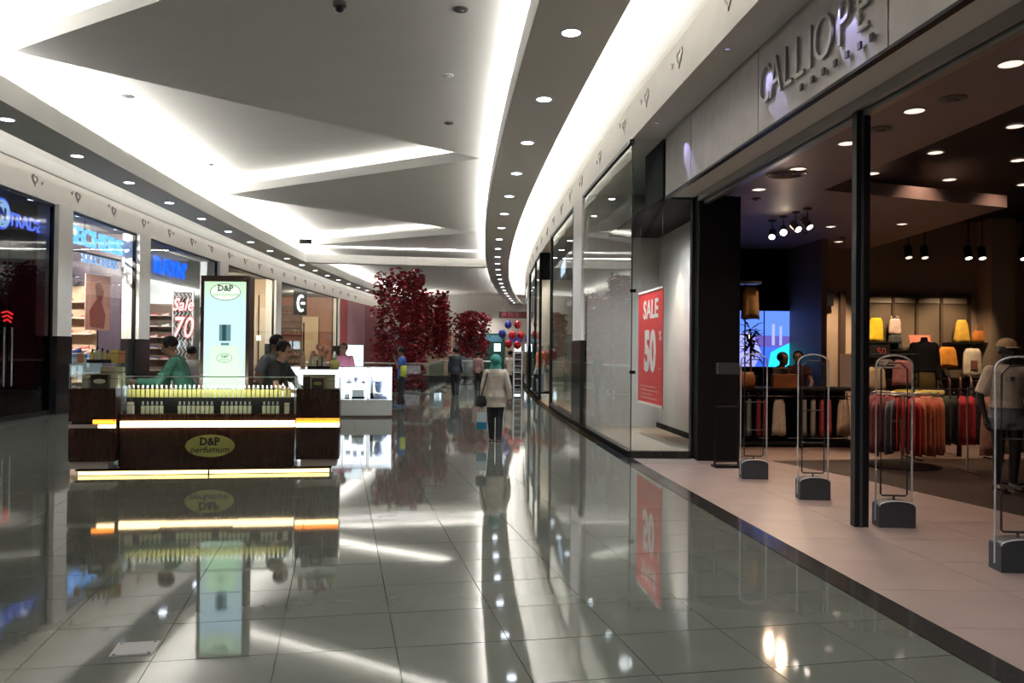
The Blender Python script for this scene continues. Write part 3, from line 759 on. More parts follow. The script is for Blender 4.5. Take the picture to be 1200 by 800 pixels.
# the woman walking away along the fashion side
h = 1.53
t, J = person('woman', 'woman walking away in a teal headscarf, long beige sweater and dark trousers', (-.284, 14.42, 0), R(180), h, 0,
    arms={-1: ((-.050, .01, -.17), (-.062, -.02, -.315)), 1: ((.040, .012, -.175), (.052, -.012, -.32))},
    legs={-1: ((-.048, -.02, .285), (-.040, .02, .046)), 1: ((.048, .0, .285), (.040, -.035, .046))},
    top='sweater', topm=mat('beige_knit', (.47, .41, .34), .85, noise=.12, nscale=14), hem=.40, bulk=1.75, pants=DENIM, shoes=mat('brown_shoe', (.022, .016, .012), .5), hair=None, vox=.009, cat='person')
sc_ = MB()
sc_.ball(J['hd'](0, .010, .010), .067*h, .074*h, .072*h, 18)
sc_.loft([(J['hc'].x, J['hc'].y+.012*h, .815*h, .088*h, .060*h), (J['hc'].x, J['hc'].y+.014*h, .85*h, .066*h, .056*h), (J['hc'].x, J['hc'].y+.008*h, .90*h, .053*h, .055*h), (J['hc'].x, J['hc'].y, .95*h, .05*h, .055*h)])
rem(sc_, 'headscarf', mat('teal_scarf', (.035, .235, .205), .75, noise=.25, nscale=12, bump=.4, bscale=25), t, .009, 3)
hbag = thing('shoulder_bag', 'black shoulder bag hanging at the hip of the woman in the headscarf', 'bag', (-.284-.245, 14.40, .62))
MB().loft([(0, 0, 0, .085, .045), (0, 0, .03, .10, .055), (0, 0, .16, .09, .045), (0, 0, .19, .07, .03)]).build('pouch', CLOTHK, hbag, True)
MB().tube([(-.01, .04, .18), (.02, .05, .40), (.085, .095, .56), (.125, .05, .665), (.10, -.09, .58), (.0, -.06, .18)], .010, 6).build('strap', CLOTHK, hbag)
pb = thing('shopping_bag', 'white and blue paper bag in the hand of the woman in the headscarf', 'bag', (-.284-.24, 14.40, .215))
MB().box(-.085, .085, -.04, .04, .13, .30).build('upper_panel', mat('bag_white', (.50, .58, .62), .6), pb)
MB().box(-.087, .087, -.042, .042, 0, .13).build('lower_panel', mat('bag_blue', (.01, .17, .30), .5), pb)
for s in (-1, 1): MB().tube([(-.05, s*.035, .30), (-.04, s*.02, .37), (.0, 0, .40), (.04, s*.02, .37), (.05, s*.035, .30)], .004, 5).build('handle', CLOTHK, pb)

# ---- the perfume stand : three cabinets on a lit plinth, all turned a little
KX, KY = -5.40, 10.07
KA = math.atan2(.498, 3.063); KS = 1.04
def KW(u, v, z=0): return (KX+(math.cos(KA)*u-math.sin(KA)*v)*KS, KY+(math.sin(KA)*u+math.cos(KA)*v)*KS, 1.6+(z-1.6)*KS)
def kthing(*a, **k):
    t = thing(*a, **k); t.scale = (KS, KS, KS); return t
GL1 = glow('warm_strip', (1, .72, .38), 3.6); GL2 = glow('orange_strip', (1, .26, .02), 2.2); GL3 = glow('base_strip', (1, .72, .26), 2.2)
PINK = mat('unlit_strip', (.42, .36, .33), .4)
pl_ = kthing('kiosk_plinth', 'low dark plinth with a glowing yellow strip under the perfume stand', 'plinth', KW(0, 0), KA)
MB().box(.03, 2.96, .02, .44, .0616, .118).build('carcass', WOOD, pl_)
MB().box(.0, 2.99, .0, .45, .118, .145).build('top_board', WOOD, pl_)
MB().box(.03, 1.51, .006, .02, .068, .110).build('glow_strip', GL3, pl_); MB().box(1.53, 2.96, .006, .02, .068, .110).build('glow_strip', GL3, pl_)
MB().box(1.51, 1.53, .004, .02, .063, .10).build('joint', BLACK, pl_)
def screws(t, pts):
    for u, z in pts: MB().tube([(u, -.004, z), (u, .002, z)], .006, 8).build('screw', STEEL, t)
# left cabinet
def cabinet(name, label, u0, wdt, lit, boxtop, ztop=1.105):
    t = kthing(name, label, 'cabinet', KW(u0, -.05, 0), KA)
    MB().box(0, wdt, 0, .42, .235, .63).build('lower_panel', WOOD, t)
    MB().box(0, wdt, 0, .42, .715, ztop).build('upper_panel', WOOD, t)
    MB().box(.02, wdt-.02, .03, .40, .63, .715).build('recess', BLACKM, t)
    if lit == 'L':
        MB().box(.0, .33, -.002, .03, .635, .675).build('strip', PINK, t); MB().box(.33, wdt, -.002, .03, .635, .675).build('glow_strip', GL1, t)
        MB().box(.27, wdt, .0, .03, .685, .735).build('orange_strip', GL2, t)
        MB().box(.02, .44, .02, .38, .147, .235).build('metal_foot', PINK, t)
    else:
        MB().box(.0, wdt, -.002, .03, .635, .685).build('glow_strip', GL1, t)
        MB().box(.0, wdt, .0, .03, .690, .745).build('orange_strip', GL2, t)
        MB().box(.06, wdt-.03, .02, .38, .147, .235).build('metal_foot', PINK, t)
    screws(t, [(.04, .27), (wdt-.04, .27), (.04, .59), (wdt-.04, .59), (.04, .76), (wdt-.04, 1.06)])
    z0, z1 = ztop, boxtop; g = MB()
    for (a, b, c, d) in ((0, wdt, .0, .008), (0, wdt, .41, .418), (0, .008, .008, .41), (wdt-.008, wdt, .008, .41)): g.box(a, b, c, d, z0, z1)
    g.build('glass_case', CLEAR, t); MB().box(0, wdt, 0, .418, z1, z1+.008).build('glass_top', CLEAR, t)
    for a in (.004, wdt-.004): MB().box(a-.004, a+.004, -.003, .005, z0, z1).build('edge', ALU, t)
    return t
cabinet('kiosk_cabinet', 'dark wood side cabinet under a glass box, nearest the shoe shops', -.065, .52, 'L', 1.40)
cabinet('kiosk_cabinet', 'dark wood side cabinet with an orange strip, next to the white kiosk', 2.555, .525, 'R', 1.34)
# middle counter
t = kthing('perfume_counter', 'dark wood perfume counter with an oval sign and a glass show case', 'counter', KW(.49, .05, 0), KA)
CW = 2.04
MB().box(0, CW, 0, .40, .148, .63).build('front_panel', WOOD, t)
MB().box(.0, CW, -.03, .02, .633, .708).build('glow_strip', GL1, t)
MB().box(0, CW, 0, .40, .71, .79).build('drawer', WOOD, t)
MB().box(-.03, .0, .03, .4, .15, .79).build('gap_panel', BLACKM, t)
for u in (.87, .885): MB().tube([(u, -.006, .752), (u, .002, .752)], .008, 8).build('keyhole', STEEL, t)
g = MB()
for (a, b, c, d) in ((0, CW, .0, .008), (0, .008, .008, .40), (CW-.008, CW, .008, .40)): g.box(a, b, c, d, .79, 1.245)
g.build('glass_case', CLEAR, t); MB().box(0, CW, 0, .40, 1.245, 1.255).build('glass_top', CLEAR, t)
MB().box(.01, CW-.01, .02, .385, .985, .993).build('glass_shelf', CLEAR, t)
MB().box(0, CW, -.003, .006, 1.243, 1.256).build('edge', mat('case_edge', (.55, .62, .55), .3), t)
for a in (.004, CW-.004): MB().box(a-.006, a+.006, -.004, .006, .79, 1.25).build('edge', ALU, t)
MB().box(.02, CW-.02, .37, .385, .79, .98).build('back_panel', BLACKM, t)
g = MB()
ov = [(1.035+.29*math.cos(2*PI*k/36), .402+.137*math.sin(2*PI*k/36)) for k in range(36)]
def slab_xz(mb, pts, y0, y1):
    n = len(pts)
    return mb.faces([(x, y0, z) for x, z in pts]+[(x, y1, z) for x, z in pts], [tuple(range(n)), tuple(range(2*n-1, n-1, -1))]+[(i, i+n, (i+1) % n+n, (i+1) % n) for i in range(n)])
sg = slab_xz(MB(), ov, -.012, -.001).build('oval_sign', mat('olive_sign', (.36, .36, .095), .45), t)
INK = mat('black_ink', (.006, .006, .006), .5)
FR = lambda x, y, z: mtx((1, 0, 0), (0, 0, 1), (0, -1, 0), (x, y, z))
def serif_dp(size, ext, mt, cx, y, z, parent):
    me = text_mesh('D&P', size, ext, bold=.034*size); me.materials.clear(); me.materials.append(mt); me.transform(FR(cx, y, z))
    s = MB(); s.b.from_mesh(me); xs = [v.co.x for v in me.vertices]; x0, x1 = min(xs), max(xs); hh = size*.70
    for (xx, zz) in ((x0, 0), (x0, hh), (x0+(x1-x0)*.735, 0), (x0+(x1-x0)*.735, hh)):
        if True: s.box(xx-.05*size, xx+.20*size, y-ext, y+ext, z+zz-.045*size, z+zz+.045*size)
    s.build('lettering', mt, parent, fix=False)
serif_dp(.125, .002, INK, 1.03, -.014, .415, sg)
text('perfumum', .105, .002, INK, FR(1.03, -.014, .322), sg, bold=.001, shear=.25, sx=1.05)
for s_, cx in ((1, .35), (1, 1.72)):
    pass
lamp('AREA', KW(1.5, .075, 1.235), 9, (1, .96, .85), 1.9, KW(1.5, .40, .95), sy=.03)
# bottles: one built, the rest copied
YB = mat('perfume_yellow', (.42, .40, .13), .15, emit=(.5, .48, .15), estr=.0); YG = mat('perfume_pale', (.42, .43, .30), .15); CAPM = mat('bottle_cap', (.62, .66, .62), .2, metal=.5)
def bottle(bodym, label, group, w_=.042, d_=.03, hb=.095):
    t = kthing('perfume_bottle', label, 'bottle', (0, 0, 0), KA, group)
    MB().prism([(-w_/2, -d_/2+.006), (-w_/2+.006, -d_/2), (w_/2-.006, -d_/2), (w_/2, -d_/2+.006), (w_/2, d_/2), (-w_/2, d_/2)], 0, hb).build('flask', bodym, t)
    MB().lathe([(.008, hb), (.008, hb+.012)], n=8).build('neck', STEEL, t)
    MB().lathe([(.012, hb+.012), (.012, hb+.05), (.009, hb+.053)], n=10).build('cap', CAPM, t)
    return t
p0 = bottle(YB, 'yellow perfume flask in the long row on the upper glass shelf', 'perfume flasks on the upper shelf')
first = True
for k in range(36):
    loc = KW(.49+.05+k*.0545, .05+.12, .994)
    lab = '%s yellow flask from the shoe side end of the upper glass shelf' % nth(k)
    if first: p0.location = loc; p0['label'] = lab; first = False
    else: copy_tree(p0, loc, label=lab)
nb = 0
p1 = bottle(YG, 'pale perfume flask standing in a cluster on the case floor', 'perfume flasks on the case floor')
first = True
for (a, n_) in ((.70, 5), (1.13, 8), (1.64, 7), (2.14, 4)):
    for k in range(n_):
        loc = KW(a+k*.054, .05+.14, .791)
        nb += 1; lab = '%s pale flask from the shoe side end on the case floor' % nth(nb-1)
        if first: p1.location = loc; p1['label'] = lab; first = False
        else: copy_tree(p1, loc, label=lab)
def carton(label, u, v, z, w_, d_, h_, mt, cap=None, name='perfume_box'):
    t = kthing(name, label, 'box', KW(u, v, z), KA)
    MB().box(-w_/2, w_/2, -d_/2, d_/2, 0, h_).build('carton', mt, t)
    MB().box(-w_/2-.001, w_/2+.001, -d_/2-.001, d_/2+.001, h_*.72, h_*.76).build('lid_line', INK, t)
    if cap: slab_xz(MB(), [(.35*w_*math.cos(2*PI*k/20), h_*.5+.18*h_*math.sin(2*PI*k/20)) for k in range(20)], -d_/2-.003, -d_/2).build('oval_label', cap, t)
    return t
KR = mat('kraft', (.45, .38, .26), .6); OCH = mat('ochre_box', (.45, .33, .08), .5); DKB = mat('dark_box', (.03, .018, .012), .4); ORB = mat('orange_box', (.50, .20, .06), .5); CRM = mat('cream_box', (.55, .50, .38), .6); OLV = mat('olive_sign', (.36, .36, .095), .45)
carton('pale carton alone on the case floor beside the dark flask, shoe side end', .56, .19, .791, .07, .06, .14, CRM)
carton('pale carton alone on the case floor, white kiosk end', 2.42, .19, .791, .06, .06, .13, CRM)
carton('dark gift box with a pale oval label inside the glass box by the shoe shops', .22, .16, 1.106, .20, .10, .16, DKB, CRM)
carton('kraft carton inside the glass box, right against the dark gift box', .385, .16, 1.106, .08, .08, .15, KR)
carton('small cream carton inside the glass box at its shoe shop end', .05, .18, 1.106, .07, .10, .13, CRM)
carton('tall kraft carton at the back of the glass box by the shoe shops', .30, .34, 1.106, .26, .10, .25, KR)
carton('dark gift box with an olive oval in the glass box beside the white kiosk', 2.80, .14, 1.106, .15, .10, .13, DKB, OLV)
carton('dark brown carton in the glass box at its counter end', 2.66, .17, 1.106, .09, .08, .15, DKB)
carton('cream carton in the glass box at its white kiosk end', 2.96, .17, 1.106, .09, .08, .13, CRM)
carton('long pale carton at the back of the glass box beside the white kiosk', 2.80, .34, 1.106, .40, .10, .17, KR)
# things standing on the two glass boxes
def tester(label, u, v, z, w_, hb, mt, capm=BLACK):
    t = kthing('perfume_tester', label, 'bottle', KW(u, v, z), KA)
    MB().box(-w_/2, w_/2, -.02, .02, 0, hb).build('flask', mt, t)
    MB().lathe([(.011, hb), (.011, hb+.04)], n=10).build('cap', capm, t)
    return t
ZT = 1.409
tr = kthing('display_tray', 'black tray under the row of testers on the shoe side glass box', 'tray', KW(.215, .16, ZT), KA)
MB().box(-.14, .14, -.07, .07, 0, .008).build('base', BLACK, tr); MB().box(-.14, .14, -.07, -.062, .008, .04).build('rim', BLACK, tr)
for k, (u, mt, hb, lb) in enumerate([(.115, OCH, .12, 'first'), (.17, YG, .14, 'second'), (.23, YB, .13, 'third'), (.29, OCH, .11, 'fourth')]):
    tester('square tester flask on the black tray, %s from the shoe shop end' % lb, u, .17, ZT+.009, .045, hb, mt)
carton('small orange box beside the black tray at the shoe shop end', -.01, .15, ZT, .06, .05, .11, ORB)
carton('ochre box standing beside the black tester tray', .385, .15, ZT, .09, .06, .16, OCH)
carton('orange box standing against the ochre box', .46, .16, ZT, .05, .05, .15, ORB)
ZT2 = 1.349
tr = kthing('display_tray', 'black tray on the glass box beside the white kiosk', 'tray', KW(2.81, .16, ZT2), KA)
MB().box(-.14, .14, -.07, .07, 0, .008).build('base', BLACK, tr); MB().box(-.14, .14, -.07, -.062, .008, .04).build('rim', BLACK, tr)
for k, (u, mt, hb, lb) in enumerate([(2.70, YG, .13, 'first'), (2.755, CRM, .15, 'second'), (2.815, YG, .12, 'third'), (2.875, WHITE, .09, 'fourth')]):
    tester('slim tester flask on the tray by the white kiosk, %s from the counter' % lb, u, .17, ZT2+.009, .042, hb, mt, CAPM)
tester('tall flesh coloured bottle at the counter end of the glass box', 2.61, .17, ZT2, .06, .18, mat('flesh_bottle', (.5, .33, .24), .3), CAPM)
yb = kthing('perfume_jar', 'round yellow jar on the corner of the glass box by the white kiosk', 'jar', KW(3.0, .16, ZT2), KA)
MB().lathe([(.05, 0), (.062, .03), (.062, .09), (.035, .12)], n=16).build('jar', mat('yellow_jar', (.45, .42, .10), .15), yb, True)
MB().lathe([(.028, .12), (.034, .15), (.02, .20), (.006, .23)], n=12).build('stopper', CAPM, yb, True)
bq = kthing('flower_bunch', 'dried pinkish flower bunch behind the testers on the glass box', 'flowers', KW(2.80, .33, ZT2), KA)
MB().lathe([(.04, 0), (.05, .05), (.045, .11)], n=12).build('pot', DKB, bq)
g = MB(); rf = random.Random(4)
for k in range(11): g.ball((rf.uniform(-.11, .11), rf.uniform(-.05, .05), .16+rf.uniform(-.03, .13)), .035, .03, .045, 8)
g.build('petals', mat('dry_petal', (.50, .25, .18), .8), bq, True)

# ---- tall light box behind the counter
lb = thing('light_box', 'tall backlit perfume advertisement in a dark frame behind the counter', 'sign', (-3.87, 10.93, 0), R(1.5))
W2 = .325
MB().box(-W2, W2, 0, .22, 0, 2.58).build('housing', mat('box_brown', (.06, .028, .018), .35), lb)
for (a, b, c, d) in ((-W2, -W2+.045, .10, 2.58), (W2-.045, W2, .10, 2.58), (-W2+.045, W2-.045, 2.50, 2.58), (-W2+.045, W2-.045, .1, .9)): MB().box(a, b, -.02, 0, c, d).build('frame', mat('box_brown', (.06, .028, .018), .35), lb)
def backlit(name, stops, s, axis='Z', lo=.9, hi=2.5):
    mt = bpy.data.materials.new(name); mt.use_nodes = True; nt = mt.node_tree; b = nt.nodes['Principled BSDF']
    b.inputs['Base Color'].default_value = (.05, .05, .05, 1); b.inputs['Roughness'].default_value = .3
    tc = nt.nodes.new('ShaderNodeTexCoord'); sp = nt.nodes.new('ShaderNodeSeparateXYZ'); mr = nt.nodes.new('ShaderNodeMapRange')
    mr.inputs[1].default_value = lo; mr.inputs[2].default_value = hi; cr = nt.nodes.new('ShaderNodeValToRGB')
    nt.links.new(tc.outputs['Object'], sp.inputs[0]); nt.links.new(sp.outputs[axis], mr.inputs[0]); nt.links.new(mr.outputs[0], cr.inputs[0])
    el_ = cr.color_ramp.elements
    el_[0].position, el_[0].color = stops[0][0], (*stops[0][1], 1); el_[1].position, el_[1].color = stops[-1][0], (*stops[-1][1], 1)
    for p, c in stops[1:-1]:
        e = el_.new(p); e.color = (*c, 1)
    nt.links.new(cr.outputs[0], b.inputs['Emission Color']); b.inputs['Emission Strength'].default_value = s
    return mt
POST = backlit('backlit_print', [(0, (.50, .72, .55)), (.30, (.60, .86, .70)), (.55, (.62, .86, .92)), (.78, (.58, .86, 1)), (.92, (.60, .86, .62)), (1, (.55, .78, .52))], .68)
pn = MB().box(-W2+.045, W2-.045, -.012, 0, .9, 2.50).build('lit_panel', POST, lb)
EG = glow('print_green', (.34, .52, .30), .75); ED = glow('print_teal_dark', (.02, .075, .085), .6); EDL = glow('print_teal', (.10, .24, .26), .7); EB = glow('print_bottle', (.50, .78, .50), .95); EK = glow('print_ink', (.05, .09, .06), .5)
def ell(cx, cz, a, b, n=30): return [(cx+a*math.cos(2*PI*k/n), cz+b*math.sin(2*PI*k/n)) for k in range(n)]
def ring(mb, cx, cz, a, b, th, y0, y1, n=36):
    for k in range(n):
        t0, t1 = 2*PI*k/n, 2*PI*(k+1)/n
        slab_xz(mb, [(cx+a*math.cos(t0), cz+b*math.sin(t0)), (cx+a*math.cos(t1), cz+b*math.sin(t1)), (cx+(a-th)*math.cos(t1), cz+(b-th)*math.sin(t1)), (cx+(a-th)*math.cos(t0), cz+(b-th)*math.sin(t0))], y0, y1)
    return mb
slab_xz(MB(), ell(0, 2.36, .205, .115), -.0145, -.012).build('printed_oval', EG if False else glow('print_pale_green', (.58, .80, .55), 1.0), pn)
ring(MB(), 0, 2.36, .205, .115, .008, -.016, -.0145).build('printed_outline', EK, pn)
serif_dp(.11, .0006, EK, 0, -.0158, 2.375, pn)
text('perfumum', .075, .0006, glow('print_grey', (.25, .33, .24), .7), FR(0, -.0158, 2.305), pn, shear=.3, sx=1.1)
slab_xz(MB(), [(-.175, .98), (.175, .98), (.19, 1.05), (.19, 1.58), (.165, 1.64), (-.165, 1.64), (-.19, 1.58), (-.19, 1.05)], -.0140, -.012).build('printed_bottle', EB, pn)
slab_xz(MB(), [(-.075, 1.70), (-.035, 1.70), (-.035, 1.92), (-.075, 1.92)], -.0145, -.012).build('printed_cap', EDL, pn)
slab_xz(MB(), [(-.035, 1.70), (.02, 1.70), (.02, 1.92), (-.035, 1.92)], -.0145, -.012).build('printed_cap', ED, pn)
slab_xz(MB(), [(.02, 1.70), (.08, 1.70), (.08, 1.92), (.02, 1.92)], -.0145, -.012).build('printed_cap', EDL, pn)
slab_xz(MB(), [(-.05, 1.64), (.06, 1.64), (.06, 1.675), (-.05, 1.675)], -.0145, -.012).build('printed_neck', EDL, pn)
ring(MB(), 0, 1.47, .105, .062, .006, -.016, -.014).build('printed_label', EK, pn)
text('D&P', .05, .0006, EK, FR(0, -.0158, 1.475), pn, bold=.001); text('perfumum', .03, .0006, EK, FR(0, -.0158, 1.44), pn)
ring(MB(), 0, 1.03, .15, .035, .012, -.016, -.014).build('printed_stripe', glow('print_blue', (.15, .25, .42), .8), pn)

# ---- people at the perfume stand
person('man', 'man in a green long sleeved shirt bending towards the shoe side of the stand', (-4.56, 11.5, 0), R(-78), 1.80, R(24),
    arms={-1: ((-.05, -.10, -.15), (-.01, -.25, -.17)), 1: ((.06, -.10, -.15), (.03, -.26, -.145))}, head=(R(8), R(-26)),
    top='shirt', topm=mat('green_shirt', (.05, .19, .14), .8, noise=.12, nscale=9), hem=.46, pants=NAVY, skin=SKIN2, shoes=BLACK, vox=.010, face=True)
person('man', 'dark haired man in a black short sleeved shirt leaning over the counter', (-3.50, 11.62, 0), R(80), 1.74, R(22),
    arms={-1: ((-.06, -.06, -.16), (-.02, -.20, -.20)), 1: ((.05, -.09, -.16), (.02, -.24, -.22))}, head=(R(-5), R(-20)),
    top='shirt', topm=CLOTHK, sleeve=.62, hem=.46, pants=CLOTHK, skin=SKIN1, shoes=BLACK, vox=.010, face=True)
person('man', 'man in a grey shirt standing just behind the man in black', (-3.80, 12.7, 0), R(60), 1.82, R(14),
    arms={-1: ((-.09, .02, -.15), (-.06, -.10, -.24))}, head=(R(10), R(-14)),
    top='shirt', topm=mat('grey_shirt', (.12, .13, .15), .8), sleeve=.6, hem=.46, pants=DENIM, skin=SKIN2, shoes=BLACK, face=True)
person('woman', 'seated looking dark haired person in pale grey beyond the light box', (-6.55, 16.6, 0), R(170), 1.62, 0,
    top='blouse', topm=mat('pale_grey_cloth', (.38, .36, .35), .8), hem=.44, pants=CLOTHK, skin=SKIN1, shoes=BLACK, vox=.016)
# ================================================================== MIDDLE OF THE HALL
# ---- white electronics stand
WA = math.atan(.16)
def WW(u, v, z=0): return (-4.02+math.cos(WA)*u-math.sin(WA)*v, 19.1+math.sin(WA)*u+math.cos(WA)*v, z)
LITW = glow('lit_white_back', (.88, .93, 1), 1.5); EDGEB = glow('lit_blue_edge', (.70, .82, 1), 2.6)
t = thing('white_kiosk', 'white gadget stand with bright backlit glass cases beside the perfume stand', 'counter', WW(0, 0), WA)
MB().box(-1.6, 1.2, 0, .46, .05, .42).build('base_cabinet', WHITE, t); MB().box(-1.58, 1.18, .02, .44, 0, .05).build('kick_board', mat('kick_brown', (.16, .12, .09), .4), t)
MB().box(-1.58, 1.16, .42, .44, .43, 1.17).build('lit_back', LITW, t)
MB().box(1.165, 1.185, .02, .44, .43, 1.17).build('lit_side', EDGEB, t)
g = MB()
for (a, b, c, d) in ((-1.6, 1.2, 0, .008), (-1.6, 1.2, .45, .458), (1.192, 1.2, .008, .45), (-1.6, -1.592, .008, .45)): g.box(a, b, c, d, .42, 1.18)
g.build('glass_case', CLEAR, t); MB().box(-1.6, 1.2, 0, .458, 1.18, 1.20).build('top_board', WHITE, t)
for u in (.05, .62, .655): MB().box(u-.008, u+.008, -.004, .01, .42, 1.18).build('mullion', ALU, t)
MB().box(-1.55, .60, .05, .40, .80, .808).build('glass_shelf', CLEAR, t)
DEV = mat('grey_device', (.62, .65, .70), .35); DEVB = mat('blue_device', (.42, .48, .75), .35)
def gadget(label, u, z, wd, hg, kind, mt):
    o = thing('gadget', label, 'device', WW(u, .18, z), WA)
    if kind == 'box':
        MB().box(-wd/2, wd/2, -.05, .05, 0, hg*.25).build('base', BLACKM, o); MB().box(-wd*.45, wd*.45, -.04, .04, hg*.25, hg).build('casing', mt, o)
    else:
        MB().lathe([(wd*.45, 0), (wd*.5, hg*.12), (wd*.3, hg*.2)], n=14).build('base', DEV, o); MB().lathe([(wd*.22, hg*.2), (wd*.34, hg*.55), (wd*.30, hg*.7), (wd*.5, hg*.75), (wd*.2, hg)], n=14).build('casing', mt, o)
gadget('small grey gadget on the upper glass shelf of the white stand, shoe side', .18, .809, .12, .10, 'box', DEV)
gadget('blue tipped round gadget in the middle of the upper glass shelf', .34, .809, .14, .16, 'round', DEVB)
gadget('small pale gadget at the mullion end of the upper glass shelf', .52, .809, .08, .13, 'box', WHITE)
gadget('silver toaster-like box on the lower floor of the white stand', .40, .431, .30, .22, 'box', DEV)
gadget('small grey box beside the silver box in the white stand', .14, .431, .12, .11, 'box', DEV)
gadget('tall bluish appliance in the end case of the white stand', .88, .50, .30, .46, 'round', DEVB)
gadget('flat dark device lying under the tall bluish appliance', .90, .431, .40, .068, 'box', DEVB)
gadget('small grey device in the end case next to the mullion', .72, .431, .08, .55, 'box', DEV)
lamp('AREA', WW(-.2, .03, 1.15), 9, (.88, .93, 1), 2.6, WW(-.2, .3, .75), sy=.03)
t = thing('illuminated_sign', 'upright backlit white panel behind the man in pink', 'sign', (-4.10, 20.85, 0), R(4))
MB().box(-.28, .28, 0, .06, 0, 1.73).build('housing', WHITE, t); MB().box(-.27, .27, -.006, 0, .6, 1.71).build('lit_face', glow('lit_panel_face', (.80, .92, 1), 1.15), t)
pp = MB()
for k, (x, z, a, b) in enumerate([(.10, 1.45, .10, .03), (.16, 1.32, .07, .05), (.02, 1.20, .12, .02)]): slab_xz(pp, [(x-a, z-b), (x+a, z-b*.4), (x+a*.8, z+b), (x-a*.7, z+b*.7)], -.009, -.006)
tag(pp.build('printed_patch', glow('lit_patch', (.50, .75, .92), .9), t), kind='stuff')
person('man', 'man in a pink shirt with dark glasses behind the white stand', (-4.20, 20.25, 0), R(12), 1.74, 0,
    arms={-1: ((-.09, -.01, -.15), (-.11, -.16, -.12)), 1: ((.045, .0, -.17), (.06, -.10, -.29))}, top='shirt', topm=mat('pink_shirt', (.48, .17, .26), .8), hem=.46, pants=CLOTHK, skin=SKIN2, shoes=BLACK, face=True)
t, J = person('man', 'man in a blue and yellow sports shirt standing with a hand at his face', (-3.12, 23.1, 0), R(-82), 1.68, R(3),
    arms={-1: ((-.04, .02, -.17), (-.05, -.06, -.31)), 1: ((.05, -.07, -.14), (.02, -.115, .02))},
    legs={-1: ((-.05, -.03, .285), (-.05, .03, .046)), 1: ((.05, -.01, .285), (.05, -.05, .046))}, head=(0, R(-6)),
    top='shirt', topm=mat('blue_shirt', (.03, .10, .38), .7), sleeve=.6, hem=.46, pants=DENIM, skin=SKIN2, shoes=mat('blue_trainer', (.10, .12, .2), .5), face=True)
g = MB()
n = 16; H_ = 1.68
for s in (1,):
    pass
rr = []
for z, rx, ry in ((.50, .110, .083), (.60, .100, .076), (.70, .106, .078)):
    rr.append([(rx*H_*math.cos(a), ry*H_*math.sin(a)-(z-.52)*H_*math.sin(R(3)), z*H_) for a in [R(-20)+R(200)*k/12 for k in range(13)]])
mbv = MB(); rows = [[mbv.b.verts.new(p) for p in r] for r in rr]
inn = [[mbv.b.verts.new((p[0]*.97, p[1]*.97, p[2])) for p in r] for r in rr]
for A, B in zip(rows, rows[1:]):
    for k in range(12): mbv.b.faces.new((A[k], A[k+1], B[k+1], B[k]))
for A, B in zip(inn, inn[1:]):
    for k in range(12): mbv.b.faces.new((A[k], B[k], B[k+1], A[k+1]))
for k in range(12): mbv.b.faces.new((rows[-1][k], rows[-1][k+1], inn[-1][k+1], inn[-1][k])); mbv.b.faces.new((rows[0][k+1], rows[0][k], inn[0][k], inn[0][k+1]))
mbv.build('shirt_panel', mat('lime_panel', (.48, .55, .05), .7), t, True)

# ---- opening to the storey below: kerbs and glass balustrade
KERB = mat('void_kerb', (.10, .10, .09), .3)
struct(MB().sweep([(-2.75, -.5), (-2.38, -.5), (-2.38, .03), (-2.75, .03)], 30.0, 39.0, 10).build('trim_12', KERB))
struct(MB().prism([(C(30)-7.3, 29.75), (C(30)-2.38, 29.75), (C(30)-2.38, 30.15), (C(30)-7.3, 30.15)], -.5, .03).build('trim_13', KERB))
struct(MB().prism([(C(39)-2.75, 38.75), (C(39)-.13, 38.75), (C(39)-.13, 39.15), (C(39)-2.75, 39.15)], -.5, .03).build('trim_14', KERB))
struct(MB().sweep([(-.5, -.5), (-.13, -.5), (-.13, .03), (-.5, .03)], 39.0, 52.2, 10).build('trim_15', KERB))
struct(MB().sweep([(-7.3, -.5), (-6.9, -.5), (-6.9, .03), (-7.3, .03)], 30.0, 52.2, 16).build('trim_16', KERB))
RAILM = mat('rail_steel', (.62, .60, .56), .3, metal=.8)
def rail(label, pts):
    t = thing('balustrade', label, 'railing', (pts[0][0], pts[0][1], .03))
    b0 = Vector((pts[0][0], pts[0][1], .03))
    for p, q in zip(pts, pts[1:]):
        P, Q = Vector((*p, 0)), Vector((*q, 0)); L = (Q-P).length; k = max(1, round(L/1.5)); d = (Q-P)/L; nrm = Vector((-d.y, d.x, 0))*.006
        for i in range(k):
            a, b = P+d*(L*i/k+.02)-b0, P+d*(L*(i+1)/k-.02)-b0
            MB().prism([(a.x+nrm.x, a.y+nrm.y), (b.x+nrm.x, b.y+nrm.y), (b.x-nrm.x, b.y-nrm.y), (a.x-nrm.x, a.y-nrm.y)], 0, 1.02).build('glass_panel', GLASS, t)
            MB().box(b.x-.03, b.x+.03, b.y-.03, b.y+.03, 0, .12).build('clamp', RAILM, t)
    MB().tube([Vector((*p, 1.08))-Vector((b0.x, b0.y, 0)) for p in pts], .032, 8).build('handrail', RAILM, t)
rail('glass balustrade with steel handrail crossing in front of the nearest red sculpture', [(C(30)-7.1, 29.95), (C(30)-2.5, 29.95)])
rail('glass balustrade running along the walkway past the nearest red sculpture', [(C(30.2)-2.52, 30.1), (C(33)-2.52, 33), (C(36)-2.52, 36), (C(38.6)-2.52, 38.6)])
rail('glass balustrade crossing in front of the smaller far red sculpture', [(C(39)-2.5, 38.95), (C(39)-.25, 38.95)])
rail('furthest glass balustrade along the walkway beside the small red sculpture', [(C(39.2)-.28, 39.2), (C(43)-.28, 43), (C(47.5)-.28, 47.5), (C(52)-.28, 52)])

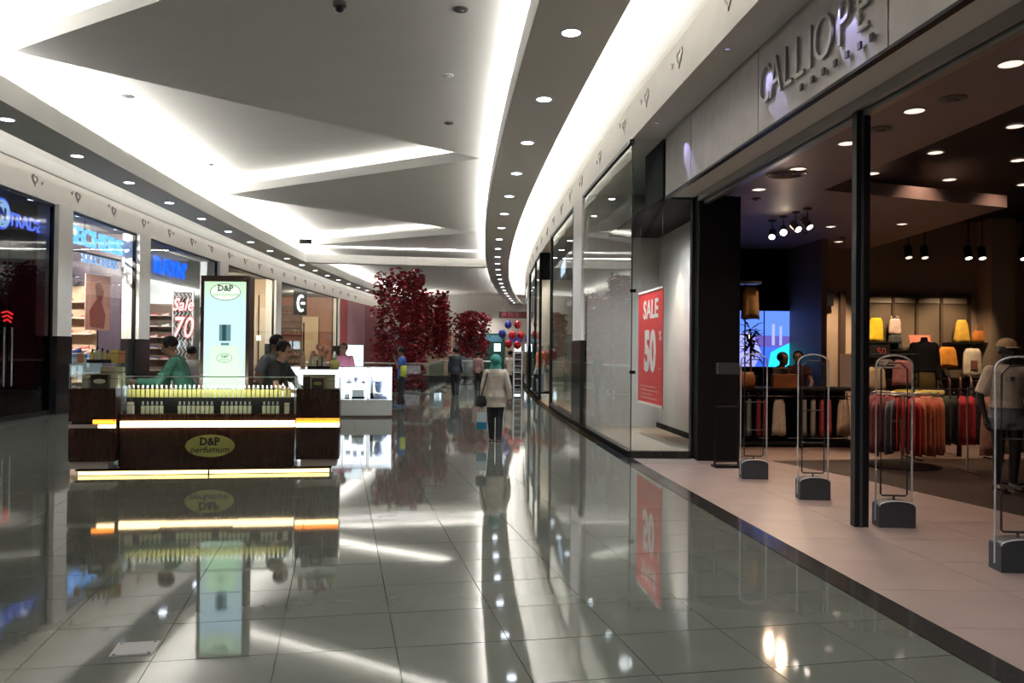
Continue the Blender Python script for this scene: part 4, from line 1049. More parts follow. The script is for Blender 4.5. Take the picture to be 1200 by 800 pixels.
# ---- hanging sculptures of red leaves
LEAF = mat('red_leaf', (.22, .010, .020), .4, noise=.5, nscale=1.2, col2=(.40, .020, .038)); WIRE = mat('wire', (.25, .25, .25), .4)
def leaf_sculpture(label, x, y, r, z0, z1, n, seed, ztop):
    t = thing('leaf_sculpture', label, 'sculpture', (x, y, z0)); rr = random.Random(seed); mb = MB(); wires = MB()
    strands = []
    for k in range(44):
        a = rr.uniform(0, 2*PI); q = r*math.sqrt(rr.uniform(.02, 1)); strands.append((q*math.cos(a), q*math.sin(a)*1.0, rr.uniform(-.35, .05), rr.uniform(0, .5)))
    for sx, sy, dt_, db in strands[:9]:
        wires.tube([(sx, sy, 0), (sx, sy, ztop-z0)], .0015, 3)
    for k in range(n):
        sx, sy, dt_, db = strands[k % len(strands)]
        z = rr.uniform(db, z1-z0+dt_); L = rr.uniform(.15, .24); W = L*rr.uniform(.34, .48)
        M_ = Matrix.Translation((sx+rr.uniform(-.10, .10), sy+rr.uniform(-.10, .10), z)) @ Matrix.Rotation(rr.uniform(0, 2*PI), 4, 'Z') @ Matrix.Rotation(rr.uniform(-.9, .7), 4, 'X') @ Matrix.Rotation(rr.uniform(-.7, .7), 4, 'Y')
        vs = [M_ @ Vector(p) for p in ((0, 0, 0), (L*.3, W*.9, .02), (L*.75, W*.6, .03), (L, 0, -.02), (L*.75, -W*.6, .03), (L*.3, -W*.9, .02), (L*.45, 0, -.02))]
        mb.faces(vs, [(0, 6, 1), (1, 6, 2), (2, 6, 3), (3, 6, 4), (4, 6, 5), (5, 6, 0)])
    tag(mb.build('leaves', LEAF, t, fix=False), kind='stuff'); tag(wires.build('hanging_wires', WIRE, t), kind='stuff')
leaf_sculpture('tallest hanging column of dark red leaves, nearest the shoe side', -4.60, 33.2, 1.0, -1.6, 4.88, 4200, 1, 6.6)
leaf_sculpture('shorter column of dark red leaves overlapping the tallest one', -3.50, 35.7, .74, 1.2, 4.15, 1900, 2, 6.6)
leaf_sculpture('small far column of dark red leaves over the next opening', -2.12, 42.0, .92, 1.15, 3.65, 1700, 3, 6.25)

# ---- people further along
person('man', 'man in dark clothes walking by the far red leaf sculpture', (-2.04, 29.3, 0), R(172), 1.70, R(2), legs={-1: ((-.05, -.05, .29), (-.05, .06, .06)), 1: ((.05, .0, .285), (.05, -.06, .046))},
    top='jacket', topm=mat('charcoal_cloth', (.03, .035, .045), .8), hem=.44, pants=CLOTHK, skin=SKIN2, shoes=BLACK, vox=.016)
person('woman', 'small figure in a pinkish blouse before the far balustrade', (-1.40, 33.8, 0), R(160), 1.55, 0,
    top='blouse', topm=mat('dusty_pink', (.36, .20, .19), .8), hem=.44, pants=CLOTHK, skin=SKIN1, shoes=BLACK, vox=.016)
person('woman', 'figure in a pale top just beyond the woman in the headscarf', (-.06, 31.5, 0), R(150), 1.62, 0,
    top='blouse', topm=mat('pale_peach', (.48, .40, .33), .8), sleeve=.6, hem=.42, pants=CLOTHK, skin=SKIN1, shoes=BLACK, vox=.016)

# ---- goods rack, balloons, hanging sign and the far end
t = thing('goods_rack', 'narrow white display tower with dark goods by the shop front', 'rack', (.22, 29.6, 0), R(4))
for x in (-.16, .13): MB().box(x, x+.03, -.15, .15, 0, 1.62).build('side_panel', WHITE, t)
rg = random.Random(9)
for k in range(7):
    z = .12+k*.235
    MB().box(-.13, .13, -.15, .15, z, z+.02).build('shelf', WHITE, t)
    if k < 6:
        g = MB()
        for j in range(4): g.box(-.12+j*.062, -.12+j*.062+.05, -.14, .0, z+.021, z+.021+rg.uniform(.09, .17))
        tag(g.build('goods', mat('goods_dark', (.07, .05, .06), .5) if k % 3 else mat('goods_grey', (.22, .22, .25), .5), t), kind='stuff')
MB().box(-.13, .13, .10, .14, .05, 1.60).build('back_panel', mat('goods_dark', (.07, .05, .06), .5), t)
BR = mat('red_balloon', (.55, .012, .02), .2, spec=.7); BB = mat('blue_balloon', (.03, .04, .32), .2, spec=.7)
bal = [(-.02, 0, 2.36, BR, 'red balloon low in the bunch, on its hall side'), (.38, .1, 2.30, BR, 'red balloon lowest on the shop side of the bunch'), (.16, -.36, 2.74, BR, 'red balloon in the middle of the bunch'), (.52, -.1, 2.76, BR, 'red balloon against the column in the bunch'), (.38, .3, 3.22, BR, 'topmost red balloon of the bunch'),
       (-.30, .05, 2.80, BB, 'blue balloon on the hall side of the bunch'), (-.04, .35, 3.22, BB, 'dark blue balloon at the top of the bunch')]
for dx, dy, z, mt, lab in bal:
    z -= .42
    o = thing('balloon', lab, 'balloon', (-.14+dx, 36.0+dy, z), 0, 'balloons by the column')
    MB().ball((0, 0, 0), .165, .165, .19, 12).build('bulb', mt, o, True); MB().lathe([(.012, -.23), (.03, -.21), (.01, -.195)], n=8).build('knot', mt, o)
    MB().tube([(0, 0, .19), (0, 0, (5.5 if -.14+dx-C(36+dy) < .53 else 6.24)-z)], .003, 4).build('string', WIRE, o)
t = thing('hanging_sign', 'dark hanging banner box with dull red panels near the far end', 'sign', (.35, 55, 3.85))
MB().box(-1.25, 1.25, -.1, .1, 0, .44).build('box', mat('sign_dark', (.02, .012, .012), .5), t)
for k in range(5): MB().box(-1.1+k*.46, -1.1+k*.46+.34, -.115, -.1, .07, .37).build('red_panel', mat('sign_red', (.16, .012, .016), .5), t)
for x in (-1, 1): MB().tube([(x, 0, .44), (x, 0, 2.4)], .01, 5).build('hanger', WIRE, t)
# shop fronts closing the far end
FE = [(-9.5, -7.0, (.12, .10, .09)), (-6.9, -4.6, (.30, .24, .18)), (-4.5, -2.6, (.10, .12, .13)), (-2.5, -.6, (.012, .06, .05)), (-.5, 1.0, (.30, .22, .16)), (1.1, 3, (.10, .03, .03))]
wf = bpy.data.objects.new('wall_far', None); COL.objects.link(wf); struct(wf, 'row of shop fronts closing the far end of the hall')
for k, (a, b, c) in enumerate(FE):
    MB().box(a, b, 63.8, 64.2, 0, 3.0).build('shop_front', mat('far_front_%d' % k, c, .4), wf)
    MB().box(a+.2, b-.2, 63.74, 63.8, 2.35, 2.85).build('sign_board', mat('far_board_%d' % k, ((.12, .2, .28), (.3, .05, .05), (.35, .35, .33), (.06, .18, .26), (.05, .05, .3), (.3, .05, .05))[k], .4), wf)
MB().box(-11, 3, 63.9, 64.3, 3.0, 4.3).build('header', mat('far_header', (.55, .52, .47), .6), wf)
for x in (-6.0, -1.4, .2): MB().box(x, x+.5, 63.70, 63.74, 1.6, 2.2).build('lit_screen', glow('far_screen', (.7, .85, 1), 1.6), wf)
curve_strips(-6.5, 4.45, (0, .2, 1), 22, 63, 66)

# ---- second fashion shop: mannequins, sign
MQ = mat('mannequin_white', (.55, .52, .48), .4)
t, J = person('mannequin', 'mannequin in an orange top with a dark bag in the second shop window, hall side', (.98, 27.75, .16), R(-60), 1.72, 0, cat='mannequin', skin=MQ, hair=None, top='top', topm=mat('orange_top', (.55, .14, .06), .7), sleeve=.5, hem=.52, pants=mat('washed_denim', (.25, .33, .42), .8), vox=.014, shoes=BLACK)
t, J = person('mannequin', 'mannequin in a rust top and pale grey skirt in the second shop window, inner side', (1.32, 27.9, .16), R(-50), 1.78, 0, cat='mannequin', skin=MQ, hair=None, top='top', topm=mat('rust_top', (.30, .08, .045), .7), hem=.55, vox=.014, shoes=BLACK)
MB().loft([(0, 0, .42*1.78, .20, .15), (0, 0, .50*1.78, .19, .14), (0, 0, .60*1.78, .145, .11)]).build('skirt', mat('pale_grey_skirt', (.45, .47, .48), .8), t, True)
t = thing('handbag', 'small dark bag beside the mannequin in the orange top', 'bag', (.90, 27.45, .82), R(20))
MB().loft([(0, 0, -.14, .10, .04), (0, 0, .02, .09, .035)]).build('pouch', CLOTHK, t); MB().tube([(-.07, 0, 0), (-.04, 0, .17), (.04, 0, .17), (.07, 0, 0)], .008, 6).build('handle', CLOTHK, t)
t = thing('shop_sign', 'bluish lit sign block hanging inside the second fashion shop window', 'sign', (C(22)+1.62, 22.2, 3.62), R(0))
MB().box(-.03, .03, -1.0, .9, 0, .52).build('board', mat('sign_back', (.03, .035, .04), .4), t)
for k, (a, b) in enumerate([(-.85, -.70), (-.6, -.35), (-.22, -.10), (.0, .28), (.42, .55), (.62, .8)]): MB().box(-.05, -.03, a, b, .09, .43).build('lit_bar', glow('sign_pale_blue', (.55, .75, 1), 1.3), t)
MB().tube([(0, -.6, .52), (0, -.6, 1.2)], .01, 5).build('hanger', BLACK, t)
for k, (o, y, c) in enumerate([(5.0, 20.0, (.20, .05, .04)), (4.6, 21.4, (.26, .15, .11)), (5.2, 24.5, (.13, .06, .05)), (4.4, 25.8, (.30, .22, .17))]):
    t = thing('clothes_tower', ['dark red clothes tower deep in the second shop', 'brown clothes tower behind the second shop glass', 'maroon clothes tower beyond the second shop entrance', 'tan clothes tower near the cream partition'][k], 'rack', (C(y)+o, y, 0))
    for x in (-.5, .46): MB().box(x, x+.04, -.2, .2, 0, 2.4).build('upright', BLACK, t)
    for z in (.5, 1.3, 2.1): MB().box(-.46, .46, -.18, .18, z, z+.03).build('shelf', BLACK, t)
    g = MB(); rg = random.Random(k)
    for z in (.53, 1.33):
        for j in range(9): g.box(-.45+j*.1, -.45+j*.1+.085, -.15, .15, z, z+rg.uniform(.4, .7))
    tag(g.build('clothes', mat('tower_%d' % k, c, .8), t), kind='stuff')
# ================================================================== SHOE SIDE SHOPS: signs and goods
LT = lambda y, z, o: mtx((dC(y), 1, 0), (0, 0, 1), (1, -dC(y), 0), (C(y)+o, y, z))
NEON = glow('neon_blue', (.06, .12, 1), 2.4); NEONW = glow('neon_pale_blue', (.35, .60, 1), 2.2); NEOND = glow('neon_deep', (.03, .035, .45), .9)
# first shop: ringed letter and the word
t = thing('neon_sign', 'blue neon shop sign with a ringed letter in the dark first shop', 'sign', (0, 0, 0))
M0 = LT(17.45, 4.46, -11.15)
def rt(r0, r1, mt, nm, off):
    mb = MB(); n = 30
    vs = [(r*math.cos(2*PI*k/n), r*math.sin(2*PI*k/n), z) for z in (0, .05) for r in (r0, r1) for k in range(n)]
    fs = []
    for k in range(n):
        j = (k+1) % n
        fs += [(2*n+k, 2*n+j, 3*n+j, 3*n+k), (k, n+k, n+j, j), (k, j, 2*n+j, 2*n+k), (n+k, 3*n+k, 3*n+j, n+j)]
    mb.faces([(M0 @ Matrix.Translation((0, 0, off))) @ Vector(v) for v in vs], fs); return mb.build(nm, mt, t)
rt(.0, .22, NEONW, 'disc', 0); rt(.25, .30, NEONW, 'ring', .01); rt(.30, .34, NEON, 'ring', 0)
text('N', .34, .01, NEOND, M0 @ Matrix.Translation((0, -.12, .06)), t, bold=.012)
text('TRADE', .40, .01, NEON, LT(18.48, 4.28, -11.15), t, fit=1.38, bold=.014); text('TRADE', .40, .012, NEONW, LT(18.48, 4.28, -11.152) @ Matrix.Translation((0, 0, .004)), t, fit=1.34, bold=-.014)
MB().box(C(18)-11.22, C(18)-11.19, 17.2, 19.0, 4.40, 4.44).build('rail', BLACK, t); MB().tube([(C(18)-11.2, 18, 4.44), (C(18)-11.2, 18, 4.98)], .012, 6).build('hanger', BLACK, t)
# second shop
t = thing('lit_sign', 'pale blue lit letters and their built reflection in the shoe shop next to the column', 'sign', (0, 0, 0))
text('SKECHERS', .62, .04, glow('sign_sky_blue', (.09, .34, 1), 1.5), LT(21.95, 4.30, -11.22), t, fit=3.8, bold=.012)
text('SKECHERS', .36, .02, glow('sign_reflection', (.16, .36, .75), .8), LT(22.9, 3.90, -11.42), t, fit=2.2, bold=.004)  # offset reflection of the sign, built as smaller, fainter glowing letters
MB().box(C(21.7)-11.32, C(21.7)-11.28, 19.95, 23.7, 4.10, 4.16).build('rail', BLACK, t); MB().tube([(C(21.7)-11.3, 21.7, 4.16), (C(21.7)-11.3, 21.7, 4.98)], .012, 6).build('hanger', BLACK, t)
# third shop
t = thing('lit_sign', 'bright blue lit letters on the white fascia of the third shoe side shop', 'sign', (0, 0, 0))
text("RAYN'", .80, .03, glow('sign_royal_blue', (.0, .10, 1), 1.25), LT(28.05, 4.08, -11.35), t, sx=1.06, bold=.004, fit=2.85)
MB().tube([(C(28)-11.45, 28, 4.9), (C(28)-11.45, 28, 4.98)], .02, 6).build('hanger', BLACK, t)
MB().sweep([(-11.48, 3.85), (-11.42, 3.85), (-11.42, 4.9), (-11.48, 4.9)], 24.8, 31.1, 4).build('board', SHW, t)
# first shop: door handles, red neon, bystander
for y, lb in ((17.05, 'first'), (17.35, 'second')):
    t = thing('door_handle_bar', 'long vertical steel door bar of the dark glass shop, %s of the pair' % lb, 'handle', (C(y)-10.79, y, 0))
    MB().tube([(0, 0, .75), (0, 0, 2.0)], .022, 8).build('bar', STEEL, t)
    for z in (.85, 1.9): MB().tube([(-.05, 0, z), (0, 0, z)], .014, 6).build('fixing', STEEL, t)
t = thing('neon_light', 'small red neon squiggle hanging inside the dark first shop', 'light', (C(18.6)-11.5, 18.45, 2.35))
for k in range(3): MB().tube([(0, -.2+.04*k, -.09*k), (0, 0, .04-.09*k), (0, .2-.03*k, -.02-.09*k)], .022, 6).build('tube', glow('neon_red', (1, .03, .03), 2.4), t)
MB().tube([(0, 0, .04), (0, 0, .35)], .01, 5).build('stem', STEEL, t)
MB().tube([(0, 0, .35), (0, 0, 2.63)], .004, 4).build('wire', WIRE, t)
person('man', 'grey haired man in a dark jacket behind the dark glass of the first shop', (-11.85, 18.1, 0), R(60), 1.72, 0, top='jacket', topm=CLOTHK, hem=.45, pants=CLOTHK, skin=SKIN1, hair=mat('grey_hair', (.25, .23, .21), .7), shoes=BLACK, face=True)
t = thing('display_plinth', 'dark low plinth behind the glass beside the granite column', 'plinth', (C(18.6)-11.25, 18.85, 0)); MB().box(-.2, .2, -.18, .18, 0, 1.0).build('block', mat('plinth_dark', (.05, .05, .055), .4), t); MB().box(-.22, .22, -.2, .2, 1.0, 1.04).build('top', BLACK, t)
# second shop goods
def shoe(o, mtu, mts):
    s = MB(); s.loft([(0, 0, .03, .05, .05), (0, .0, .035, .05, .05)])
    g = MB(); pts = [(-.14, .03, .052), (-.08, .032, .062), (.0, .034, .075), (.06, .036, .10), (.12, .032, .11)]
    n = 10; rings = []
    for x, w_, h_ in pts: rings.append([g.b.verts.new((x, w_*math.cos(PI*k/(n-1)), .022+(h_-.022)*math.sin(PI*k/(n-1)))) for k in range(n)])
    for A, B in zip(rings, rings[1:]):
        for k in range(n-1): g.b.faces.new((A[k], A[k+1], B[k+1], B[k]))
        g.b.faces.new((A[0], B[0], B[-1], A[-1]))
    g.b.faces.new(rings[0][::-1]); g.b.faces.new(rings[-1])
    g.build('upper', mtu, o, True); s.b.free()
    MB().prism([(-.16, -.03), (-.13, -.042), (.12, -.04), (.14, 0), (.12, .04), (-.13, .042), (-.16, .03)], 0, .022).build('sole', mts, o)
SC_ = [mat('shoe_navy', (.02, .03, .14), .6), mat('shoe_pink', (.6, .3, .26), .6), mat('shoe_white', (.6, .6, .58), .6), mat('shoe_black', (.02, .02, .022), .5), mat('shoe_red', (.4, .04, .05), .6)]
sw = thing('shoe_wall', 'wooden wall shelving with rows of shoes in the second shop', 'shelf', (C(24)-13.55, 24.08, 0), 0)
MB().box(-1.5, 1.5, 0, .06, 0, 3.4).build('back_board', mat('shop_board', (.42, .30, .21), .6), sw)
for k in range(6): MB().box(-1.5, 1.5, -.28, 0, .55+k*.47, .58+k*.47).build('shelf', mat('shelf_pale', (.55, .42, .32), .5), sw)
# every shelf carries its own pairs
rs = random.Random(11); protos = []
for k in range(5):
    o = thing('shoe', 'x', 'shoe', (0, 0, -20), 0, 'shoes on the wooden wall shelving'); shoe(o, SC_[k], SC_[2]); protos.append(o)
cn = ['navy', 'pink', 'white', 'black', 'red']; used = set()
for k in range(2, 6):
    for j in range(6):
        c = rs.randrange(5); loc = (C(24)-13.55-1.25+j*.5, 24.08-.15, .581+k*.47)
        lab = '%s shoe on the wooden wall shelving, %s shelf up, %s along' % (cn[c], nth(k), nth(j))
        if c not in used: o = protos[c]; used.add(c); o.location = loc; o.rotation_euler = (0, 0, R(12)); o['label'] = lab
        else: copy_tree(protos[c], loc, R(12), lab)
for c in range(5):
    if c not in used: bpy.data.objects.remove(protos[c])
tb = thing('shoe_table', 'low white display table with shoes behind the perfume stand', 'table', (C(21)-11.75, 21.9, 0), R(90))
MB().box(-1.3, 1.3, -.35, .35, .86, .90).build('table_top', WHITE, tb)
for sx in (-1.2, 1.2):
    for sy in (-.3, .3): MB().box(sx-.03, sx+.03, sy-.03, sy+.03, 0, .86).build('leg', WHITE, tb)
for k, (c, lab) in enumerate([('b', 'blue print shoe box on the low white table, shoe shop end'), ('w', 'white blue shoe box in the middle of the low white table'), ('w', 'pale shoe box at the column end of the low white table')]):
    t = thing('shoe_box', lab, 'box', (C(21)-11.68, 21.05+k*.85, .901), R(90))
    MB().box(-.36, .36, -.16, .16, 0, .42).build('box', mat('shoe_box_pale', (.45, .52, .62), .5), t); MB().box(-.37, .37, -.17, .17, .42, .50).build('lid', mat('shoe_box_lid', (.10, .16, .34), .5), t)
for k, (c, lab) in enumerate([(0, 'big navy shoe on top of the middle pale shoe box'), (1, 'pink shoe on the pale shoe box nearest the column'), (2, 'white shoe beside the pink shoe on the pale shoe box')]):
    t = thing('shoe', lab, 'shoe', (C(21)-11.66, (21.9, 22.65, 22.95)[k], 1.405), R(75)); shoe(t, SC_[c], SC_[2]); t.scale = (1.6 if k == 0 else 1.1,)*3
t = thing('hanging_banner', 'reddish brown printed banner hanging in the second shop', 'banner', (C(23)-11.62, 23.2, 2.08), R(78))
MB().box(-.50, .50, -.008, .008, 0, 1.58).build('cloth', mat('banner_cloth', (.50, .19, .14), .7, noise=.5, nscale=2.2, col2=(.62, .38, .33)), t)
g = MB()
slab_xz(g, [(-.30, .1), (.25, .05), (.32, .45), (.14, .8), (.24, 1.1), (.05, 1.42), (-.14, 1.3), (-.06, .9), (-.34, .55)], -.012, -.008)
g.build('printed_figure', mat('banner_fig', (.28, .07, .055), .7), t); MB().tube([(-.52, 0, 1.60), (.52, 0, 1.60)], .015, 6).build('rod', STEEL, t)
for x in (-.4, .4): MB().tube([(x, 0, 1.60), (x, 0, 2.9)], .005, 4).build('cord', WIRE, t)
for k in range(5):
    t = thing('ceiling_spot', 'small bright shop spotlight over the shoe wall, %s from the column' % nth(k), 'light', (C(22)-11.9-.25*k, 21.6+k*.45, 4.1), 0, 'spotlights of the second shop')
    MB().tube([(0, 0, .88), (0, 0, .08)], .012, 6).build('stem', WHITE, t); MB().lathe([(.06, .1), (.07, 0), (.05, -.01)], n=12).build('can', WHITE, t); MB().lathe([(.05, -.011), (.048, -.02)], n=12).build('lens', glow('spot_lens', (1, .9, .75), 12), t)
# third shop: lattice screen with the sale lettering, shelves
t = thing('lattice_screen', 'white zigzag lattice screen with sale lettering in the third shop', 'screen', (-12.70, 31.25, 0), 0)
LAT = mat('lattice_white', (.60, .58, .55), .5)
MB().box(-.36, .36, .06, .10, .05, 3.75).build('dark_backing', mat('lattice_back', (.05, .04, .04), .6), t)
g = MB()
for k in range(5):
    pts = [(-.30+k*.15+(.05 if j % 2 else -.05), 0, .1+j*.15) for j in range(25)]
    g.tube(pts, .018, 4)
tag(g.build('zigzag_slats', LAT, t), kind='stuff')
for x in (-.40, .36): MB().box(x, x+.04, -.03, .1, 0, 3.8).build('post', LAT, t)
SR = mat('sale_red', (.55, .06, .05), .5); SW = mat('sale_white', (.75, .68, .64), .5)
MZ = lambda x, z, y: mtx((1, 0, 0), (0, 0, 1), (0, -1, 0), (x, y, z))
text('Sale', .66, .01, SR, MZ(0, 3.05, -.035), t, bold=.03, shear=.3, fit=.86); text('Sale', .66, .012, SW, MZ(0, 3.05, -.042), t, bold=.004, shear=.3, fit=.82)
text('70', 1.15, .01, SR, MZ(0, 2.0, -.035), t, bold=.045, shear=.2, fit=.84); text('70', 1.15, .012, SW, MZ(0, 2.0, -.042), t, bold=.008, shear=.2, fit=.78)
sh_ = thing('shoe_rack', 'tall dark shoe rack beside the lattice screen in the third shop', 'rack', (-13.85, 31.5, 0), 0)
MB().box(-.70, .70, .0, .05, 0, 3.3).build('back_board', mat('rack_brown', (.12, .08, .055), .6), sh_)
for k in range(7): MB().box(-.70, .70, -.3, 0, .3+k*.42, .325+k*.42).build('shelf', mat('rack_shelf', (.35, .25, .18), .5), sh_)
for k in range(2, 7):
    for j in range(3):
        c = rs.randrange(5); copy_tree(protos[c], (-13.85-.45+j*.45, 31.5-.15, .326+k*.42), R(10), '%s shoe on the tall dark rack, shelf %s from the floor, %s along' % (cn[c], nth(k), nth(j)))['group'] = 'shoes on the tall dark rack'
for k in range(4):
    t = thing('ceiling_spot', 'small bright shop spotlight under the blue lettering, %s from the column' % nth(k), 'light', (-12.4-.35*(k % 2), 26.4+k*1.25, 3.75), 0, 'spotlights of the third shop')
    MB().tube([(0, 0, 1.23), (0, 0, .08)], .012, 6).build('stem', WHITE, t); MB().lathe([(.06, .1), (.07, 0), (.05, -.01)], n=12).build('can', WHITE, t); MB().lathe([(.05, -.011), (.048, -.02)], n=12).build('lens', glow('spot_lens', (1, .9, .75), 12), t)
# fourth and fifth shop
t = thing('wall_unit', 'tan wall panel unit with pale lit squares in the fourth shop', 'cabinet', (-12.70, 39.35, 0), 0)
MB().box(-1.25, 1.25, 0, .1, 0, 4.2).build('panel', mat('tan_panel', (.55, .40, .26), .6), t)
for k in range(3): MB().box(-1.1+k*.78, -1.1+k*.78+.6, -.02, 0, .8, 3.6).build('niche', mat('pale_niche', (.62, .52, .40), .5), t)
for k in range(2): MB().box(-.25+k*.55, -.25+k*.55+.22, -.04, -.02, 2.5-.5*k, 2.75-.5*k).build('lit_square', glow('lit_square', (1, .85, .62), 1.6), t)
for k in range(4): MB().box(-1.24+k*.80, -1.18+k*.80, -.03, 0, 0, 4.2).build('dark_upright', BLACKM, t)
t = thing('lit_sign', 'white lit curved letter sign in the fifth shop front', 'sign', (C(45)-11.15, 45.4, 3.72), R(60))
g = MB(); g.tube([(.25*math.cos(a), 0, .45+.42*math.sin(a)) for a in [R(60)+R(240)*k/10 for k in range(11)]], .07, 8); g.build('curved_stroke', glow('sign_white', (1, 1, 1), 2.2), t)
MB().box(.02, .25, -.05, .05, .40, .52).build('stroke', glow('sign_white', (1, 1, 1), 2.2), t); MB().box(-.5, .5, .05, .1, -.2, 1.23).build('board', BLACKM, t)
t = thing('shoe_rack', 'dark wall rack with glinting goods in the fifth shop', 'rack', (-14.35, 52.35, 0), 0)
MB().box(-.75, .75, 0, .05, 0, 4.4).build('back_board', mat('rack_brown', (.12, .08, .055), .6), t)
for k in range(9): MB().box(-.75, .75, -.3, 0, .3+k*.45, .33+k*.45).build('shelf', mat('rack_shelf', (.35, .25, .18), .5), t)
g = MB()
for k in range(9):
    for j in range(7): g.box(-.72+j*.205, -.72+j*.205+.16, -.25, -.05, .33+k*.45, .33+k*.45+rs.uniform(.10, .28))
tag(g.build('goods', mat('rack_goods', (.20, .09, .07), .4), t), kind='stuff')
t = thing('wall_unit', 'cream door panel between the dark rack and the terracotta wall', 'panel', (-13.05, 52.4, 0), 0); MB().box(-.52, .52, 0, .08, 0, 3.7).build('panel', mat('cream_panel', (.62, .48, .30), .6), t); MB().box(-.48, -.36, -.01, 0, .1, 3.3).build('dark_slot', BLACKM, t)
# ================================================================== THE FASHION STORE
# ---- sign lettering on the band
SM = mat('sign_letter_metal', (.52, .50, .48), .32, metal=.9); SDK = mat('sign_letter_side', (.10, .095, .09), .5)
RT = lambda y, z, o: mtx((-dC(y), -1, 0), (0, 0, 1), (-1, dC(y), 0), (C(y)+o, y, z))
t = thing('shop_sign', 'raised brushed metal letters on the grey band over the fashion store', 'sign', (0, 0, 0))
word = 'CALLIOPE'; ys = [8.50, 8.21, 7.93, 7.68, 7.45, 7.21, 6.85, 6.55]
for ch, y in zip(word, ys):
    o = text(ch, .60, .012, SM, RT(y, 4.235, 1.822), t, name='letter', bold=-.006, sx=.74 if ch not in 'O' else .80)
for k, y in enumerate([7.62, 7.40, 7.19, 6.98, 6.78, 6.58, 6.40]):
    mb = MB(); M_ = RT(y, 4.09, 1.825)
    for (a, b, c, d) in ((-.024, .024, 0, .06),):
        vs = [M_ @ Vector(p) for p in [(x, yy, z) for z in (0, .02) for yy in (c, d) for x in (a, b)]]
        mb.faces(vs, [(0, 2, 3, 1), (4, 5, 7, 6), (0, 1, 5, 4), (2, 6, 7, 3), (0, 4, 6, 2), (1, 3, 7, 5)])
    mb.build('small_block', SDK, t)

# ---- store ceiling fittings
SL = glow('store_lens', (1, .80, .66), .75); SLB = glow('store_lens_bright', (1, .80, .6), 2.0)
def sdl(loc, r, label, lens=SL):
    t = thing('downlight', label, 'downlight', loc)
    MB().ringlathe([(r*.98, -.004), (r*1.2, -.006), (r*1.22, .0), (r*.98, .0)], 18).build('trim_ring', mat('store_ring', (.30, .26, .25), .4), t)
    MB().lathe([(r*.97, -.003), (r*.97, -.001)], n=18).build('reflector', lens, t)
    MB().lathe([(r*.25, -.003), (r*.2, -.012)], n=10).build('bulb', SLB, t)
    return t
SDL = [(3.73, 12.3, 'by the black jamb'), (3.83, 10.91, 'just over the round vent'), (3.94, 9.56, 'left of the steel post'), (4.09, 8.26, 'between the two ring speakers'), (4.24, 6.9, 'nearest the camera on the brown store ceiling')]
for x, y, lb in SDL:
    sdl((x, y, 4.10), .10, 'round store downlight %s' % lb)
    lamp('SPOT', (x, y, 4.06), 42, (1, .66, .47), .06, (x-.3, y-.4, 0), 110, .8)
for x, y, lb in [(7.2, 17.9, 'in the far angular panel close to the back wall'), (7.4, 15.4, 'in the far angular panel near its pointed tip'), (6.2, 15.8, 'in the middle of the far angular panel')]:
    sdl((x, y, 4.10), .09, 'small store downlight %s' % lb)
for x, y, lb in [(6.58, 12.62, 'nearest the steel post'), (7.84, 14.55, 'in front of the pointed panel tip'), (6.90, 11.13, 'at the frame edge, nearest'), (8.15, 13.06, 'at the frame edge, second'), (6.26, 14.12, 'just beside the steel post, far one'), (9.4, 14.9, 'deep by the side wall')]:
    sdl((x, y, 4.77), .11, 'round downlight in the black upper ceiling %s' % lb)
    lamp('SPOT', (x, y, 4.73), 34, (1, .66, .45), .06, (x, y+.3, 0), 100, .8)
t = thing('air_vent', 'round ceiling air diffuser in the brown store ceiling beside a downlight', 'vent', (3.79, 11.23, 4.10))
for r in (.26, .20, .14, .08): MB().ringlathe([(r-.025, 0), (r, -.012), (r+.012, -.004), (r-.015, .0)], 24).build('ring', mat('vent_metal', (.16, .145, .14), .4, metal=.4), t)
disc('ceiling_speaker', 'dark ring speaker in the store ceiling just right of the steel post', 'speaker', (4.04, 8.93, 4.10), .13, mat('vent_metal', (.16, .145, .14), .4, metal=.4))
disc('ceiling_speaker', 'dark ring speaker in the store ceiling nearer the camera', 'speaker', (4.255, 7.84, 4.10), .13, mat('vent_metal', (.16, .145, .14), .4, metal=.4))
for (x, y, lb) in [(3.9, 13.0, 'near the black jamb'), (6.0, 16.6, 'before the black back wall'), (7.0, 17.2, 'above the pale corner wall')]:
    disc('smoke_detector', 'small dark detector on the store ceiling %s' % lb, 'detector', (x, y, 4.10), .07, DARKG)
# hanging adjustable spotlights
LB = glow('spot_bright', (1, .82, .58), 40); LC = glow('spot_soft', (1, .86, .74), 4)
HS = [((4.84, 15.12), (-.35, -.85, -.75), LC, 'first of the four, lowest in the row'), ((4.89, 14.64), (-.30, -.90, -.52), LB, 'second of the four, glaring at the entrance'),
      ((4.96, 14.19), (.25, -.75, -.62), LC, 'third of the four, tilted towards the post'), ((5.03, 13.84), (.35, -.55, -.75), LC, 'fourth of the four, nearest the entrance')]
for (x, y), d, mt, lb in HS:
    t = thing('hanging_spotlight', 'adjustable hanging store spotlight, %s' % lb, 'spotlight', (x, y, 4.10))
    D = Vector(d).normalized(); hdp = Vector((0, 0, -.27))
    MB().lathe([(.07, 0), (.07, -.03), (.03, -.04)], n=14).build('canopy', mat('spot_grey', (.10, .09, .09), .4), t)
    MB().tube([(0, 0, -.03), hdp], .010, 6).build('stem', mat('spot_grey', (.10, .09, .09), .4), t)
    MB().tube([hdp-D*.12, hdp+D*.08], .065, 14).build('can', mat('spot_grey', (.10, .09, .09), .4), t)
    MB().tube([hdp+D*.081, hdp+D*.086], .055, 14).build('lens', mt, t)
    p = Vector((x, y, 4.10))+hdp+D*.12
    lamp('SPOT', p, 110 if mt is LB else 70, (1, .70, .46), .05, p+D, 75, .6)
